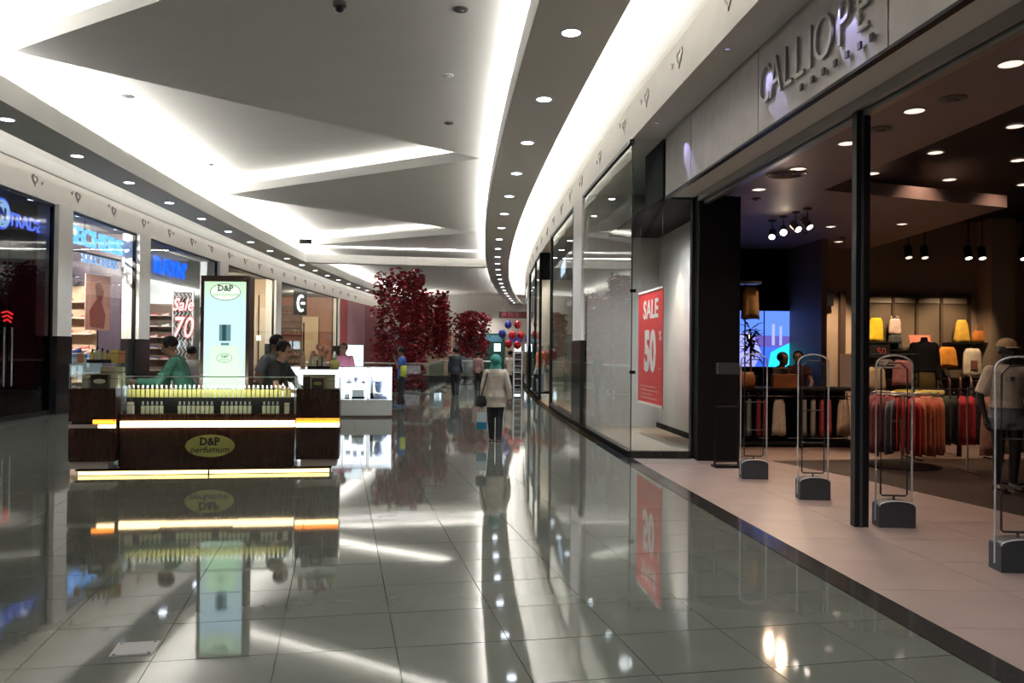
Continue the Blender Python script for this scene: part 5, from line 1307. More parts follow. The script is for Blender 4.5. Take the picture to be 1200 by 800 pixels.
# track lights at the back wall
for k, (x, lb) in enumerate([(8.6, 'first from the post'), (8.95, 'second from the post'), (9.9, 'third from the post'), (10.2, 'fourth from the post'), (11.1, 'last, over the column')]):
    t = thing('track_spotlight', 'black track spotlight above the clothes wall, %s' % lb, 'spotlight', (x, 17.6, 4.78))
    MB().tube([(0, 0, 0), (0, 0, -.85)], .012, 6).build('stem', BLACK, t); MB().tube([(0, .05, -.80), (.0, -.02, -1.05)], .08, 12).build('can', BLACK, t)
    MB().tube([(.0, -.021, -1.052), (.0, -.024, -1.06)], .066, 12).build('lens', LC if k in (2, 3, 4) else SL, t)
    if k < 4: lamp('SPOT', (x, 17.55, 3.70), 105, (1, .70, .42), .04, (x+.1, 19.0, 1.9), 55, .7)

# ---- security pedestals
ACR = glass_mat('acrylic', (.93, .93, .93), 1.35); ACE = mat('acrylic_edge', (.62, .62, .62), .2, spec=.8, emit=None); LOOP = mat('antenna_loop', (.05, .05, .055), .4)
PBASE = mat('pedestal_base', (.045, .05, .06), .55)
def arch(w_, z0, z1, n=10, rise=.09):
    pts = [(-w_/2, z0), (w_/2, z0), (w_/2, z1-rise)]
    pts += [(w_/2*math.cos(a), z1-rise+rise*math.sin(a)) for a in [PI*k/n for k in range(1, n)]]
    return pts+[(-w_/2, z1-rise)]
def pedestal(label, x, y, rz):
    t = thing('security_pedestal', label, 'security gate', (x, y, 0), rz)
    slab_xz(MB(), arch(.33, 0, .245, rise=.05), -.09, .09).build('base', PBASE, t)
    MB().tube([(p[0], -.091, p[1]) for p in arch(.33, .19, .247, rise=.05)[2:]], .006, 5).build('base_trim', ACE, t)
    slab_xz(MB(), arch(.33, .20, 1.60), -.012, .012).build('panel', ACR, t)
    pr = arch(.33, .05, 1.60)
    MB().tube([(p[0], 0, p[1]) for p in pr[1:]+[pr[0]]], .009, 6).build('edge', ACE, t)
    lp = [(-.12, .30), (-.105, .285), (.105, .285), (.12, .30), (.12, 1.47), (.06, 1.53), (-.06, 1.53), (-.12, 1.47)]
    MB().tube([(p[0], 0, p[1]) for p in lp], .009, 6, close=True).build('antenna_loop', LOOP, t)
    for z in (.62, .98): MB().tube([(-.12, 0, z), (.12, 0, z)], .006, 6).build('crossbar', LOOP, t)
    MB().tube([(0, 0, .245), (0, 0, .285)], .010, 6).build('stub', LOOP, t)
pedestal('clear security pedestal nearest the black jamb, farthest into the store', 3.13, 10.47, R(-4))
pedestal('clear security pedestal standing alone left of the steel post', 3.36, 9.03, R(-4))
pedestal('clear security pedestal just right of the steel post, before the red clothes', 3.60, 7.63, R(-4))
pedestal('clear security pedestal at the frame edge, closest to the camera', 3.81, 6.10, R(-4))
t = thing('steamer_stand', 'dark metal stand with a box on top beside the black jamb', 'stand', (3.05, 11.45, 0), R(5))
for x in (-.18, .16): MB().tube([(x, 0, 0), (x, 0, 1.48)], .014, 6).build('upright', BLACK, t)
for z in (.08, .85, 1.30): MB().tube([(-.18, 0, z), (.16, 0, z)], .010, 6).build('crossbar', BLACK, t)
MB().box(-.16, .14, -.08, .08, 1.31, 1.47).build('control_box', mat('steamer_grey', (.06, .065, .07), .4), t); MB().box(-.2, .18, -.1, .1, 0, .03).build('foot', BLACK, t)

# ---- garments
def gmesh(w0, w1, h, d, seed, folds=4, amp=.25, straps=False, sleeves=0):
    rr = random.Random(seed); mb = MB(); n = 22; lv = 6; rings = []
    ph = [rr.uniform(0, 6.28) for _ in range(3)]
    for i in range(lv+1):
        f = i/lv; z = h*(1-f); w_ = (w0+(w1-w0)*f**.8)/2
        if f < .06: w_ *= .75
        ring_ = []
        for k in range(n):
            a = 2*PI*k/n; fo = 1+amp*f*math.sin(folds*a+ph[0])+amp*.5*f*math.sin((folds+3)*a+ph[1])
            ring_.append(mb.b.verts.new((w_*math.cos(a), d/2*math.sin(a)*fo, z+.012*math.sin(3*a+ph[2])*f)))
        rings.append(ring_)
    for A, B in zip(rings, rings[1:]):
        for k in range(n): mb.b.faces.new((A[k], B[k], B[(k+1) % n], A[(k+1) % n]))
    mb.b.faces.new(rings[0]); mb.b.faces.new(rings[-1][::-1])
    if straps:
        for s in (-1, 1): mb.tube([(s*w0*.3, 0, h*.98), (s*w0*.33, 0, h*1.1), (s*w0*.2, d*.3, h*1.16)], .012, 5)
    if sleeves:
        for s in (-1, 1): mb.tube([(s*w0*.42, 0, h*.93), (s*w0*.62, 0, h*(.93-sleeves*.5)), (s*w0*.66, 0, h*(.93-sleeves))], .05, 8, r2=.04)
    return mb.mesh('garment', None, True)
def garment(name, label, cat, loc, rz, me, mt, group=None, hanger=True, parts=None):
    me = me.copy(); me.materials.clear(); me.materials.append(mt)
    t = thing(name, label, cat, loc, rz, group); link('cloth', me, t)
    if hanger:
        h = max(v.co.z for v in me.vertices)
        MB().tube([(-.15, 0, h-.01), (0, 0, h+.05), (.15, 0, h-.01)], .006, 5).build('hanger', BLACK, t)
        MB().tube([(0, 0, h+.05), (0, 0, h+.10), (.0, .03, h+.12)], .004, 5).build('hook', STEEL, t)
    return t
def cm(name, c): return mat('cloth_'+name, c, .85, noise=.18, nscale=9)
# round rack
RX, RY = 5.66, 11.75
t = thing('round_clothes_rack', 'round chrome clothes rack with a dark base, close to the steel post', 'rack', (RX, RY, .004))
MB().lathe([(.52, 0), (.52, .012), (.05, .03)], n=28).build('base_plate', BLACK, t)
MB().tube([(0, 0, .02), (0, 0, 1.06)], .02, 8).build('pole', STEEL, t)
MB().tube([(.42*math.cos(a), .42*math.sin(a), 1.04) for a in [2*PI*k/24 for k in range(24)]], .012, 6, close=True).build('ring_rail', STEEL, t)
for a in (0, PI/2): MB().tube([(-.42*math.cos(a), -.42*math.sin(a), 1.04), (.42*math.cos(a), .42*math.sin(a), 1.04)], .009, 6).build('spoke', STEEL, t)
gm = [gmesh(.24, .27, .74, .034, s, 4, .25) for s in range(4)]
rc = {'mauve': cm('mauve', (.30, .095, .10)), 'red': cm('red', (.42, .035, .04)), 'salmon': cm('salmon', (.52, .16, .085)), 'bluegrey': cm('bluegrey', (.22, .24, .29)), 'peach': cm('peach', (.55, .24, .15))}
NG = 44; cnt = {}
for k in range(NG):
    a = 2*PI*k/NG; deg = math.degrees(a) % 360
    # the camera looks along +y and a little to the right: the near side of the rack is around 240 degrees
    if 150 <= deg < 215: c = 'mauve'
    elif 215 <= deg < 232: c = 'bluegrey'
    elif 232 <= deg < 275: c = 'red'
    elif 275 <= deg < 330 : c = 'salmon'
    elif deg < 40 or deg >= 330: c = 'peach'
    else: c = 'mauve' if k % 2 else 'red'
    garment('hanging_garment', '%s garment on the round rack, %s of its colour going round' % (c.replace('bluegrey', 'blue grey'), nth(cnt.setdefault(c, 0))), 'clothes', (RX+.42*math.cos(a), RY+.42*math.sin(a), .21+.03*(k % 3)), a, gm[k % 4], rc[c], 'garments on the round rack', hanger=False); cnt[c] = cnt.get(c, 0)+1
# straight rail behind
t = thing('clothes_rail', 'straight black rail with dark and red clothes behind the round rack', 'rack', (6.85, 12.55, .004))
for x in (-.62, .62):
    MB().tube([(x, 0, 0), (x, 0, 1.08)], .014, 6).build('upright', BLACK, t); MB().box(x-.02, x+.02, -.25, .25, 0, .02).build('foot', BLACK, t)
MB().tube([(-.62, 0, 1.08), (.62, 0, 1.08)], .014, 6).build('bar', BLACK, t)
for k in range(9):
    c = [(.02, .02, .018), (.03, .035, .02), (.02, .02, .018), (.04, .045, .028), (.02, .02, .018), (.40, .02, .03), (.42, .02, .03), (.05, .03, .03), (.03, .025, .025)][k]
    garment('hanging_garment', '%s garment on the straight rail behind the round rack, place %s from the post' % (['black', 'dark green', 'black', 'olive', 'black', 'red', 'red', 'brown', 'black'][k], ['one', 'two', 'three', 'four', 'five', 'six', 'seven', 'eight', 'nine'][k]), 'clothes', (6.35+k*.125, 12.55, .24), R(90), gm[k % 4], cm('rail_%d' % k, c), 'garments on the straight rail', hanger=True)
t = thing('clothes_rail', 'chrome rail with a pink dress beside the capped mannequin', 'rack', (6.75, 11.2, .004))
for x in (-.45, .55):
    MB().tube([(x, 0, 0), (x, 0, 1.16)], .014, 6).build('upright', STEEL, t); MB().box(x-.02, x+.02, -.25, .25, 0, .02).build('foot', STEEL, t)
MB().tube([(-.45, 0, 1.16), (.55, 0, 1.16)], .014, 6).build('bar', STEEL, t)
garment('dress', 'long dusty pink dress hanging on the chrome rail by the capped mannequin', 'clothes', (6.62, 11.2, .24), R(8), gmesh(.24, .34, .80, .09, 21, 5, .3), cm('pink_dress', (.40, .20, .15)))
garment('shirt', 'white top at the far end of the chrome rail', 'clothes', (7.1, 11.2, .42), R(40), gmesh(.34, .40, .62, .09, 22, 4, .3), cm('offwhite', (.52, .46, .40)))
garment('coat', 'beige coat hanging at the frame edge beside the capped mannequin', 'clothes', (6.32, 10.15, .40), R(10), gmesh(.34, .44, .66, .12, 23, 5, .3, sleeves=.5), cm('beige_coat', (.42, .33, .22)), hanger=False)
t = thing('clothes_stand', 'low black stand carrying the beige coat at the frame edge', 'stand', (6.32, 10.28, .004)); MB().tube([(0, 0, 0), (0, 0, 1.12)], .014, 6).build('pole', BLACK, t); MB().lathe([(.18, 0), (.18, .02), (.03, .03)], n=16).build('base', BLACK, t); MB().tube([(0, 0, 1.1), (0, -.13, 1.1)], .01, 6).build('arm', BLACK, t)
# mannequins
MBK = mat('mannequin_black', (.018, .015, .014), .45)
t, J = person('mannequin', 'dark mannequin with a beige cap, white printed shirt and denim shorts', (5.87, 9.62, .004), R(-8), 1.78, 0, cat='mannequin', skin=MBK, hair=None,
    arms={-1: ((-.06, .01, -.165), (-.04, -.03, -.31)), 1: ((.06, -.01, -.165), (.075, -.06, -.30))}, head=(R(10), R(-6)),
    top='tee_shirt', topm=cm('white_tee', (.55, .48, .40)), sleeve=.75, hem=.555, bulk=1.5, vox=.010, shoes=mat('brown_shoe', (.022, .016, .012), .5))
H_ = 1.78
g = MB(); g.loft([(0, 0, .45*H_, .092*H_, .078*H_), (0, 0, .50*H_, .108*H_, .08*H_), (0, 0, .57*H_, .100*H_, .072*H_)])
for s in (-1, 1): g.tube([(s*.05*H_, 0, .49*H_), (s*.055*H_, -.004*H_, .41*H_)], .072*H_, 12)
rem(g, 'shorts', cm('denim', (.15, .19, .23)), t, .012, 2)
g = MB(); hd = J['hd']; g.ball(hd(0, .008, .030), .054*H_*1.13, .062*H_*1.13, .050*H_*1.13, 16, J['hm'])
kill = [v for v in g.b.verts if v.co.z < hd(0, 0, .022).z]; bmesh.ops.delete(g.b, geom=kill, context='VERTS')
g.loft([(hd(0, -.05, .02).x, hd(0, -.055, .02).y, hd(0, 0, .020).z, .042*H_, .05*H_), (hd(0, -.05, .02).x, hd(0, -.055, .02).y, hd(0, 0, .026).z, .042*H_, .05*H_)])
g.build('cap', cm('cap_beige', (.42, .29, .17)), t, True)
slab_xz(MB(), [(-.02, .735*H_), (.02, .735*H_), (.022, .765*H_), (-.022, .765*H_)], -.157, -.150).build('shirt_print', mat('shirt_print', (.08, .10, .18), .7), t)
t, J = person('mannequin', 'black headless mannequin with a black top and olive skirt behind the racks', (7.58, 14.9, .24), R(5), 1.92, 0, cat='mannequin', skin=MBK, headless=True, hair=None, top='top', topm=cm('black_top', (.010, .010, .011)), sleeve=1.0, hem=.56, bulk=1.4, vox=.014)
g = MB(); g.loft([(0, 0, .36*1.92, .22, .17), (0, 0, .48*1.92, .20, .15), (0, 0, .58*1.92, .16, .12)]); g.build('skirt', cm('olive_skirt', (.13, .095, .025)), t, True)
t = thing('mannequin_plinth', 'low black plinth under the headless black mannequin', 'plinth', (7.58, 14.9, 0)); MB().box(-.28, .28, -.28, .28, .02, .24).build('block', BLACKM, t); MB().box(-.3, .3, -.3, .3, 0, .02).build('foot', BLACK, t)
# table with folded clothes
t = thing('display_table', 'black display table with folded clothes between the racks', 'table', (6.45, 13.2, 0), R(4))
MB().box(-.75, .75, -.35, .35, .92, .955).build('table_top', BLACKM, t)
for sx in (-.68, .68):
    for sy in (-.3, .3): MB().box(sx-.025, sx+.025, sy-.025, sy+.025, 0, .92).build('leg', BLACKM, t)
def folded(label, x, y, z, w_, d_, h_, mt):
    o = thing('folded_clothes', label, 'clothes', (x, y, z), R(4)); mb = MB()
    mb.loft([(0, 0, 0, w_*.5, d_*.5), (0, 0, h_*.3, w_*.52, d_*.52), (0, 0, h_*.8, w_*.50, d_*.5), (0, 0, h_, w_*.42, d_*.42)])
    mb.build('cloth', mt, o, True); MB().loft([(0, -.01, h_*.98, w_*.40, d_*.40), (0, -.01, h_*1.15, w_*.36, d_*.36)]).build('upper_fold', mt, o, True)
folded('yellow folded garment on the front of the black table', 6.40, 13.12, .956, .50, .34, .08, cm('lemon', (.48, .38, .06)))
folded('pale lemon folded garment on the black table by the mannequin', 6.80, 13.1, .956, .36, .30, .10, cm('lemon_pale', (.50, .42, .14)))
folded('cream folded garment on the post end of the black table', 6.0, 13.15, .956, .30, .30, .06, cm('cream_cloth', (.52, .44, .33)))
t = thing('hat', 'grey brimmed hat resting on a stand over the black table', 'hat', (6.15, 13.3, .956)); MB().tube([(0, 0, 0), (0, 0, .44)], .012, 6).build('stand', BLACK, t)
MB().lathe([(.22, .43), (.20, .45), (.12, .46), (.115, .53), (.09, .57), (.02, .58)], n=20).build('brim_and_crown', cm('grey_hat', (.10, .09, .085)), t, True); MB().lathe([(.12, .46), (.12, .485)], n=20).build('band', BLACK, t)
garment('blouse', 'pink blouse on a bust stand right behind the grey hat', 'clothes', (6.62, 13.75, 1.10), R(10), gmesh(.32, .38, .42, .12, 31, 4, .3), cm('pink_blouse', (.48, .20, .20)))
garment('shirt', 'cream patterned shirt under the grey hat, at the post end', 'clothes', (6.18, 13.75, 1.02), R(-6), gmesh(.26, .32, .38, .12, 32, 4, .3), cm('cream_shirt', (.55, .42, .25)))
t = thing('clothes_rail', 'short black rail holding the blouse and shirt above the black table', 'rack', (6.4, 13.75, 0))
for x in (-.5, .5): MB().tube([(x, 0, 0), (x, 0, 1.62)], .012, 6).build('upright', BLACK, t)
MB().tube([(-.5, 0, 1.62), (.5, 0, 1.62)], .012, 6).build('bar', BLACK, t)
# wall display
wd = thing('clothes_display', 'dark framed wall panelling with shelves along the beige back wall', 'shelf', (9.5, 19.12, 0))
DBR = mat('dark_brown', (.07, .045, .03), .5)
MB().box(-1.2, 1.25, .02, .06, .2, 3.0).build('panel_board', mat('wall_panel', (.13, .095, .065), .6), wd)
MB().box(-1.35, 1.35, -.03, .06, 3.0, 3.07).build('top_rail', DBR, wd)
for x in (-1.3, -.52, .04, .62, 1.28): MB().box(x-.03, x+.03, -.04, .06, 0, 3.0).build('upright', DBR, wd)
for a, b in ((-1.25, -.56), (-.48, 0), (.08, .58), (.66, 1.22)): MB().box(a, b, -.02, .02, 2.84, 2.96).build('pale_slot', mat('slot_pale', (.42, .36, .30), .6), wd)  # flat pale strips under the top rail
for (a, b, z) in ((-1.3, -.5, 1.88), (-.75, .05, 1.70), (.62, 1.75, 1.88), (.1, 1.7, 1.06), (-1.3, 0, 1.0)): MB().box(a, b, -.38, .0, z, z+.035).build('shelf', BLACKM, wd)
MB().box(-1.3, -.75, -.36, -.34, 1.55, 1.88).build('shelf_front', BLACKM, wd)
text('50', .22, .003, mat('sale_dull_red', (.25, .03, .03), .6), MZ(-.95, 1.62, -.365), wd)
garment('jacket', 'bright yellow jacket displayed at the post end of the wall shelf', 'clothes', (8.49, 18.92, 1.922), 0, gmesh(.30, .36, .55, .14, 41, 4, .25, sleeves=0), cm('yellow', (.72, .50, .02)), hanger=False)
garment('camisole', 'pale pink strappy top over dark shorts on the wall shelf', 'clothes', (8.94, 18.93, 2.10), 0, gmesh(.26, .30, .36, .12, 42, 3, .15, straps=True), cm('pale_pink', (.62, .46, .42)), hanger=False)
garment('shorts', 'dark grey shorts below the pale pink strappy top', 'clothes', (8.94, 18.93, 1.74), 0, gmesh(.28, .36, .34, .14, 43, 3, .2), cm('dark_shorts', (.06, .06, .065)), hanger=False)
garment('trousers', 'yellow ochre trousers displayed next to the orange handbag', 'clothes', (10.50, 18.93, 1.922), 0, gmesh(.24, .40, .52, .14, 44, 3, .3), cm('ochre', (.62, .38, .05)), hanger=False)
t = thing('handbag', 'orange handbag on the wall shelf beside the yellow ochre trousers', 'bag', (10.92, 18.95, 1.922))
MB().loft([(0, 0, 0, .17, .08), (0, 0, .10, .19, .09), (0, 0, .24, .15, .06), (0, 0, .28, .10, .04)]).build('pouch', cm('orange_bag', (.55, .19, .03)), t, True); MB().tube([(-.10, 0, .24), (-.06, 0, .42), (.06, 0, .42), (.10, 0, .24)], .012, 6).build('handle', cm('orange_bag', (.55, .19, .03)), t)
garment('skirt', 'orange skirt hanging in the middle of the clothes wall', 'clothes', (10.07, 18.75, 1.35), 0, gmesh(.36, .50, .46, .12, 45, 6, .35), cm('orange_skirt', (.60, .24, .025)))
garment('skirt', 'salmon skirt hanging right behind the orange skirt', 'clothes', (9.80, 18.80, 1.35), R(30), gmesh(.28, .36, .46, .10, 46, 6, .35), cm('salmon', (.52, .16, .085)))
garment('tee_shirt', 'white shirt with a dark square print hanging under the wall shelf', 'clothes', (10.63, 18.72, 1.12), 0, gmesh(.40, .46, .66, .12, 47, 4, .2), cm('white_tee', (.55, .48, .40)))
link('printed_square', slab_xz(MB(), [(-.08, .18), (.08, .18), (.08, .38), (-.08, .38)], -.085, -.075).mesh('printed_square', mat('square_print', (.20, .08, .06), .6)), bpy.data.objects[[o.name for o in COL.objects if o.name.startswith('tee_shirt') and o.type == 'EMPTY'][-1]])
t = thing('price_sign', 'pinkish folded price sign on the shelf behind the black mannequin', 'sign', (9.54, 18.9, 1.74)); slab_xz(MB(), [(-.22, .0), (.26, .0), (.20, .34), (-.30, .34)], -.01, 0).build('board', mat('pink_sign', (.62, .20, .14), .6), t); MB().box(-.18, .2, 0, .08, 0, .02).build('foot', BLACKM, t)
for k, (x, c, lb) in enumerate([(9.55, (.50, .40, .33), 'cream'), (9.80, (.42, .30, .27), 'dusty beige'), (10.05, (.35, .20, .19), 'rose grey'), (10.30, (.46, .22, .21), 'pink'), (10.55, (.5, .42, .4), 'white')]):
    garment('hanging_garment', '%s garment hanging below the lower wall shelf' % lb, 'clothes', (x, 18.62, .38), R(70), gm[k % 4], cm('low_%d' % k, c), 'garments below the lower wall shelf')
# counter side of the store
t = thing('display_table', 'long black table with clothes hanging under it near the screen', 'table', (4.95, 14.3, 0), R(3))
MB().box(-1.15, 1.15, -.4, .4, .98, 1.02).build('table_top', BLACKM, t); MB().box(-1.1, 1.1, .3, .34, .1, .98).build('back_board', BLACKM, t)
for sx in (-1.1, .0, 1.1): MB().box(sx-.025, sx+.025, -.38, -.33, 0, .98).build('leg', BLACKM, t)
MB().tube([(-1.1, -.25, .88), (1.1, -.25, .88)], .012, 6).build('bar', STEEL, t); MB().box(-1.1, 1.1, -.35, .3, .05, .09).build('lower_shelf', BLACKM, t)
cl_ = [(-.85, (.16, .20, .19), 'teal grey'), (-.68, (.18, .02, .03), 'maroon'), (-.56, (.20, .02, .03), 'wine'), (-.32, (.38, .33, .28), 'off white'), (.12, (.22, .21, .20), 'grey'), (.28, (.26, .24, .23), 'pale grey'), (.44, (.34, .03, .04), 'red'), (.56, (.30, .03, .04), 'dark red'), (.82, (.45, .34, .25), 'cream patterned')]
for u, c, lb in cl_:
    garment('hanging_garment', '%s garment hanging under the long black table' % lb, 'clothes', (4.95+u, 14.05+u*.05, .20), R(20 if 'white' in lb or 'cream' in lb else 65), gmesh(.22, .30, .62, .08, int(u*100)+200, 4, .3), cm('tbl_%d' % int(u*100), c), 'garments under the long black table', hanger=True)
t = thing('handbag', 'brown leather handbag with a top handle on the long black table', 'bag', (4.72, 14.05, 1.021), R(3))
BRN = mat('brown_leather', (.22, .075, .02), .5, noise=.2, nscale=12)
MB().box(-.21, .21, -.07, .07, 0, .23).build('body', BRN, t); MB().box(-.215, .215, -.075, .075, .17, .235).build('flap', BRN, t); MB().tube([(-.09, 0, .23), (-.07, 0, .34), (.07, 0, .34), (.09, 0, .23)], .011, 6).build('handle', BRN, t)
t = thing('handbag', 'rounded tan handbag at the jamb end of the long black table', 'bag', (4.02, 13.95, 1.021), R(10))
TAN = mat('tan_leather', (.34, .13, .035), .5, noise=.2, nscale=12)
MB().loft([(0, 0, 0, .17, .08), (0, 0, .12, .19, .09), (0, 0, .27, .15, .06)]).build('pouch', TAN, t, True); MB().tube([(-.11, 0, .25), (-.08, 0, .42), (.08, 0, .42), (.11, 0, .25)], .012, 6).build('handle', TAN, t)
t = thing('tall_stand', 'tall thin black stand with a shelf top carrying the ochre scarf', 'stand', (4.44, 15.35, 0)); MB().tube([(.0, .1, 0), (.0, .1, 2.92)], .015, 6).build('pole', BLACK, t); MB().box(-.24, .24, -.14, .2, 2.92, 2.97).build('shelf_top', mat('shelf_grey', (.12, .12, .13), .4), t); MB().box(-.2, .2, -.1, .2, 0, .03).build('foot', BLACK, t)
garment('scarf', 'draped ochre scarf hanging high on the tall black stand', 'clothes', (4.50, 15.33, 2.26), R(5), gmesh(.28, .36, .60, .16, 61, 6, .35), cm('ochre_scarf', (.36, .21, .07)), hanger=False)
t = thing('black_plant', 'dark leafy plant below the ochre scarf on the tall stand', 'plant', (4.42, 15.0, 1.03), 0)
g = MB(); rl = random.Random(8)
for k in range(70):
    a = rl.uniform(0, 6.28); el_ = rl.uniform(-.6, 1.0); L = rl.uniform(.15, .34); b0 = Vector((0, 0, rl.uniform(.55, 1.05)))
    d = Vector((math.cos(a)*math.cos(el_), math.sin(a)*math.cos(el_), math.sin(el_))); s_ = d.cross(Vector((0, 0, 1))).normalized()*.035
    g.faces([b0, b0+d*L*.5+s_, b0+d*L-Vector((0, 0, .06)), b0+d*L*.5-s_, b0+d*L*.5+Vector((0, 0, -.015))], [(0, 4, 1), (1, 4, 2), (2, 4, 3), (3, 4, 0)])
tag(g.build('leaves', mat('dark_leaf', (.03, .035, .035), .25), t, fix=False), kind='stuff'); MB().tube([(0, 0, .12), (0, 0, .9)], .02, 6).build('stem', DBR, t); MB().lathe([(.10, 0), (.13, .16), (.12, .17)], n=14).build('pot', BLACK, t)
t = thing('plant_stand', 'small black pillar under the dark leafy plant', 'stand', (4.42, 15.0, 0)); MB().box(-.12, .12, -.12, .12, .03, 1.03).build('pillar', BLACKM, t); MB().box(-.15, .15, -.15, .15, 0, .03).build('foot', BLACKM, t)
t = thing('info_stand', 'pale blank panel stand beside the long black table', 'stand', (6.18, 14.95, 0)); MB().box(-.12, .12, -.03, .03, .9, 1.62).build('panel', mat('pale_panel', (.50, .38, .31), .6), t); MB().tube([(0, 0, 0), (0, 0, .9)], .015, 6).build('pole', BLACK, t); MB().lathe([(.15, 0), (.15, .02)], n=16).build('base', BLACK, t)
t = thing('wall_speaker', 'small black speaker box on the pale corner wall', 'speaker', (7.42, 19.1, 2.75)); MB().box(-.13, .13, -.06, .1, 0, .33).build('cabinet', BLACKM, t); MB().box(-.11, .11, -.068, -.06, .03, .30).build('grille', BLACK, t)
# video screen
t = thing('video_screen', 'large blue video screen on the black back wall', 'screen', (6.05, 19.22, 1.26))
MB().box(-.80, .78, -.02, .08, 0, 1.40).build('housing', BLACK, t)
sc2 = MB().box(-.76, .74, -.03, -.02, .04, 1.36).build('picture', glow('screen_blue', (.04, .12, .80), 1.0), t)
def scr(nm, pts, c, s, d=.0): slab_xz(MB(), pts, -.034-d, -.03).build(nm, glow('screen_'+nm, c, s), sc2)
scr('sky', [(-.76, .8), (.74, .72), (.74, 1.36), (-.76, 1.36)], (.10, .22, .85), .9, .0)
scr('haze', [(-.76, .52), (.74, .50), (.74, .76), (-.76, .80)], (.16, .12, .55), .6, .0005)
scr('pale_wall', [(-.76, .04), (-.30, .04), (-.15, .38), (-.28, .70), (-.50, .84), (-.76, .86)], (.34, .36, .95), .9, .001)
scr('cyan_hill', [(.02, .04), (.74, .04), (.74, .66), (.50, .60), (.26, .48), (.08, .38)], (.02, .62, .85), 1.0, .001)
scr('post', [(.10, .55), (.17, .55), (.17, 1.05), (.10, 1.05)], (.35, .40, 1.0), .8, .0015); scr('post_b', [(.28, .55), (.34, .55), (.34, 1.0), (.28, 1.0)], (.35, .40, 1.0), .8, .0015)
scr('dark_block', [(.52, .74), (.74, .72), (.74, 1.06), (.56, 1.06)], (.02, .03, .16), .5, .0015); scr('line', [(-.10, .1), (-.07, .1), (-.07, 1.36), (-.10, 1.36)], (.01, .02, .12), .4, .002)
person('woman', 'dark haired shop assistant behind the long black table before the screen', (5.00, 15.3, 0), R(30), 1.64, R(14), arms={-1: ((-.05, -.06, -.15), (-.02, -.20, -.20))}, top='top', topm=CLOTHK, hem=.46, pants=CLOTHK, skin=SKIN2, shoes=BLACK, vox=.014, face=True)
person('man', 'shop customer with bare arms to the right of the dark haired assistant', (5.72, 16.2, 0), R(-20), 1.66, R(10), arms={1: ((.06, -.04, -.16), (.03, -.16, -.24))}, top='top', topm=mat('dark_red_cloth', (.07, .02, .025), .8), sleeve=.4, hem=.46, pants=CLOTHK, skin=SKIN1, shoes=BLACK, vox=.014, face=True)
lamp('SPOT', (5.2, 15.0, 4.05), 120, (1, .68, .45), .06, (5.2, 14.2, 0), 90, .8); lamp('SPOT', (7.45, 17.9, 4.05), 330, (1, .68, .44), .06, (7.5, 19.2, .6), 60, .8)
lamp('SPOT', (6.5, 10.2, 4.73), 130, (1, .68, .46), .06, (5.7, 11.6, .6), 70, .8); lamp('SPOT', (7.0, 11.6, 4.73), 160, (1, .68, .46), .06, (6.6, 13.2, .8), 70, .8)

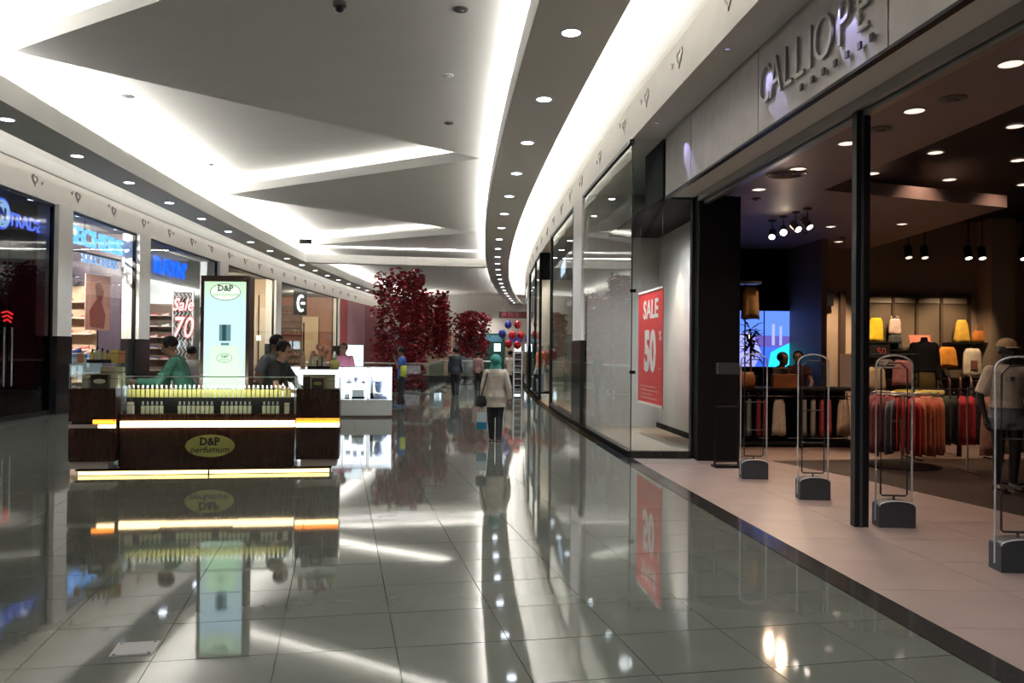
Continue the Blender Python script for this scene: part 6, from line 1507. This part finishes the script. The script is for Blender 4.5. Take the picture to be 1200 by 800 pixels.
# ---- sale poster in the display window
PO = thing('sale_poster', 'red sale poster with white lettering hanging in the display window', 'poster', (0, 0, 0))
pa, pb_ = Vector((2.42, 15.5)), Vector((2.555, 13.7)); dirp = (pb_-pa).normalized(); Lp = (pb_-pa).length
def PM(u, z, off): 
    p = pa+dirp*u; nx_ = Vector((dirp.y, -dirp.x)); p = p+nx_*off
    return mtx((dirp.x, dirp.y, 0), (0, 0, 1), (nx_.x, nx_.y, 0), (p.x, p.y, z))
def pbox(nm, u0, u1, z0, z1, o0, o1, mt, parent=PO):
    vs = [PM(u, z, o).translation for z in (z0, z1) for o in (o0, o1) for u in (u0, u1)]
    return MB().faces(vs, [(0, 2, 3, 1), (4, 5, 7, 6), (0, 1, 5, 4), (2, 6, 7, 3), (0, 4, 6, 2), (1, 3, 7, 5)]).build(nm, mt, parent)
sheet = pbox('sheet', 0, Lp, .70, 2.70, -.004, .004, mat('poster_red', (.72, .045, .045), .45))
pbox('top_bar', 0, Lp, 2.70, 2.74, -.01, .012, mat('poster_white', (.78, .70, .66), .5)); pbox('bottom_bar', 0, Lp, .655, .70, -.01, .012, mat('poster_white', (.78, .70, .66), .5))
PWH = mat('poster_white', (.78, .70, .66), .5)
sgn = 1 if PM(0, 0, 1).translation.x < PM(0, 0, 0).translation.x else -1
def PT(u, z):
    m_ = PM(u, z, .0055*sgn)
    return m_ if sgn == 1 else m_ @ Matrix.Rotation(PI, 4, 'Y')
text('SALE', .46, .001, PWH, PT(Lp*.52, 2.23), sheet, bold=.012, sx=1.12)
text('50', .98, .001, PWH, PT(Lp*.50, 1.30), sheet, bold=.045, sx=.86)
text('%', .22, .001, PWH, PT(Lp*.90, 1.82), sheet, bold=.006)
for k, (u0, u1, z) in enumerate([(.80, .96, 1.32), (.10, .75, .98), (.12, .85, .91), (.12, .60, .84), (.15, .80, .77)]):
    pbox('fine_print', Lp*u0, Lp*u1, z, z+.022, sgn*.004, sgn*.0055, mat('poster_pale', (.70, .30, .27), .5), sheet)
for u in (.08, Lp-.08):
    p = PM(u, 2.74, 0).translation; MB().tube([p, (p.x, p.y, 4.0)], .003, 4).build('cord', STEEL, PO)

# ---- small bluish spotlights added in the soffit to streak the sign
for k, (y, lb) in enumerate([(7.25, 'over the end of the sign word'), (8.75, 'over the first sign letter'), (11.6, 'at the case end of the sign band')]):
    t = thing('added_streak_spot', 'tiny added bluish spotlight in the soffit %s' % lb, 'spotlight', (C(y)+1.52, y, 4.90))
    MB().ringlathe([(.030, -.002), (.042, -.004), (.044, .0), (.030, .0)], 14).build('trim_ring', mat('store_ring', (.30, .26, .25), .4), t)
    MB().lathe([(.029, -.003), (.029, -.001)], n=14).build('lens', glow('streak_spot_lens', (.6, .62, 1), .25), t)
    lamp('SPOT', (C(y)+1.52, y, 4.885), 65, (.50, .50, 1), .01, (C(y-.35)+1.84, y-.42, 4.32), 24, .5)
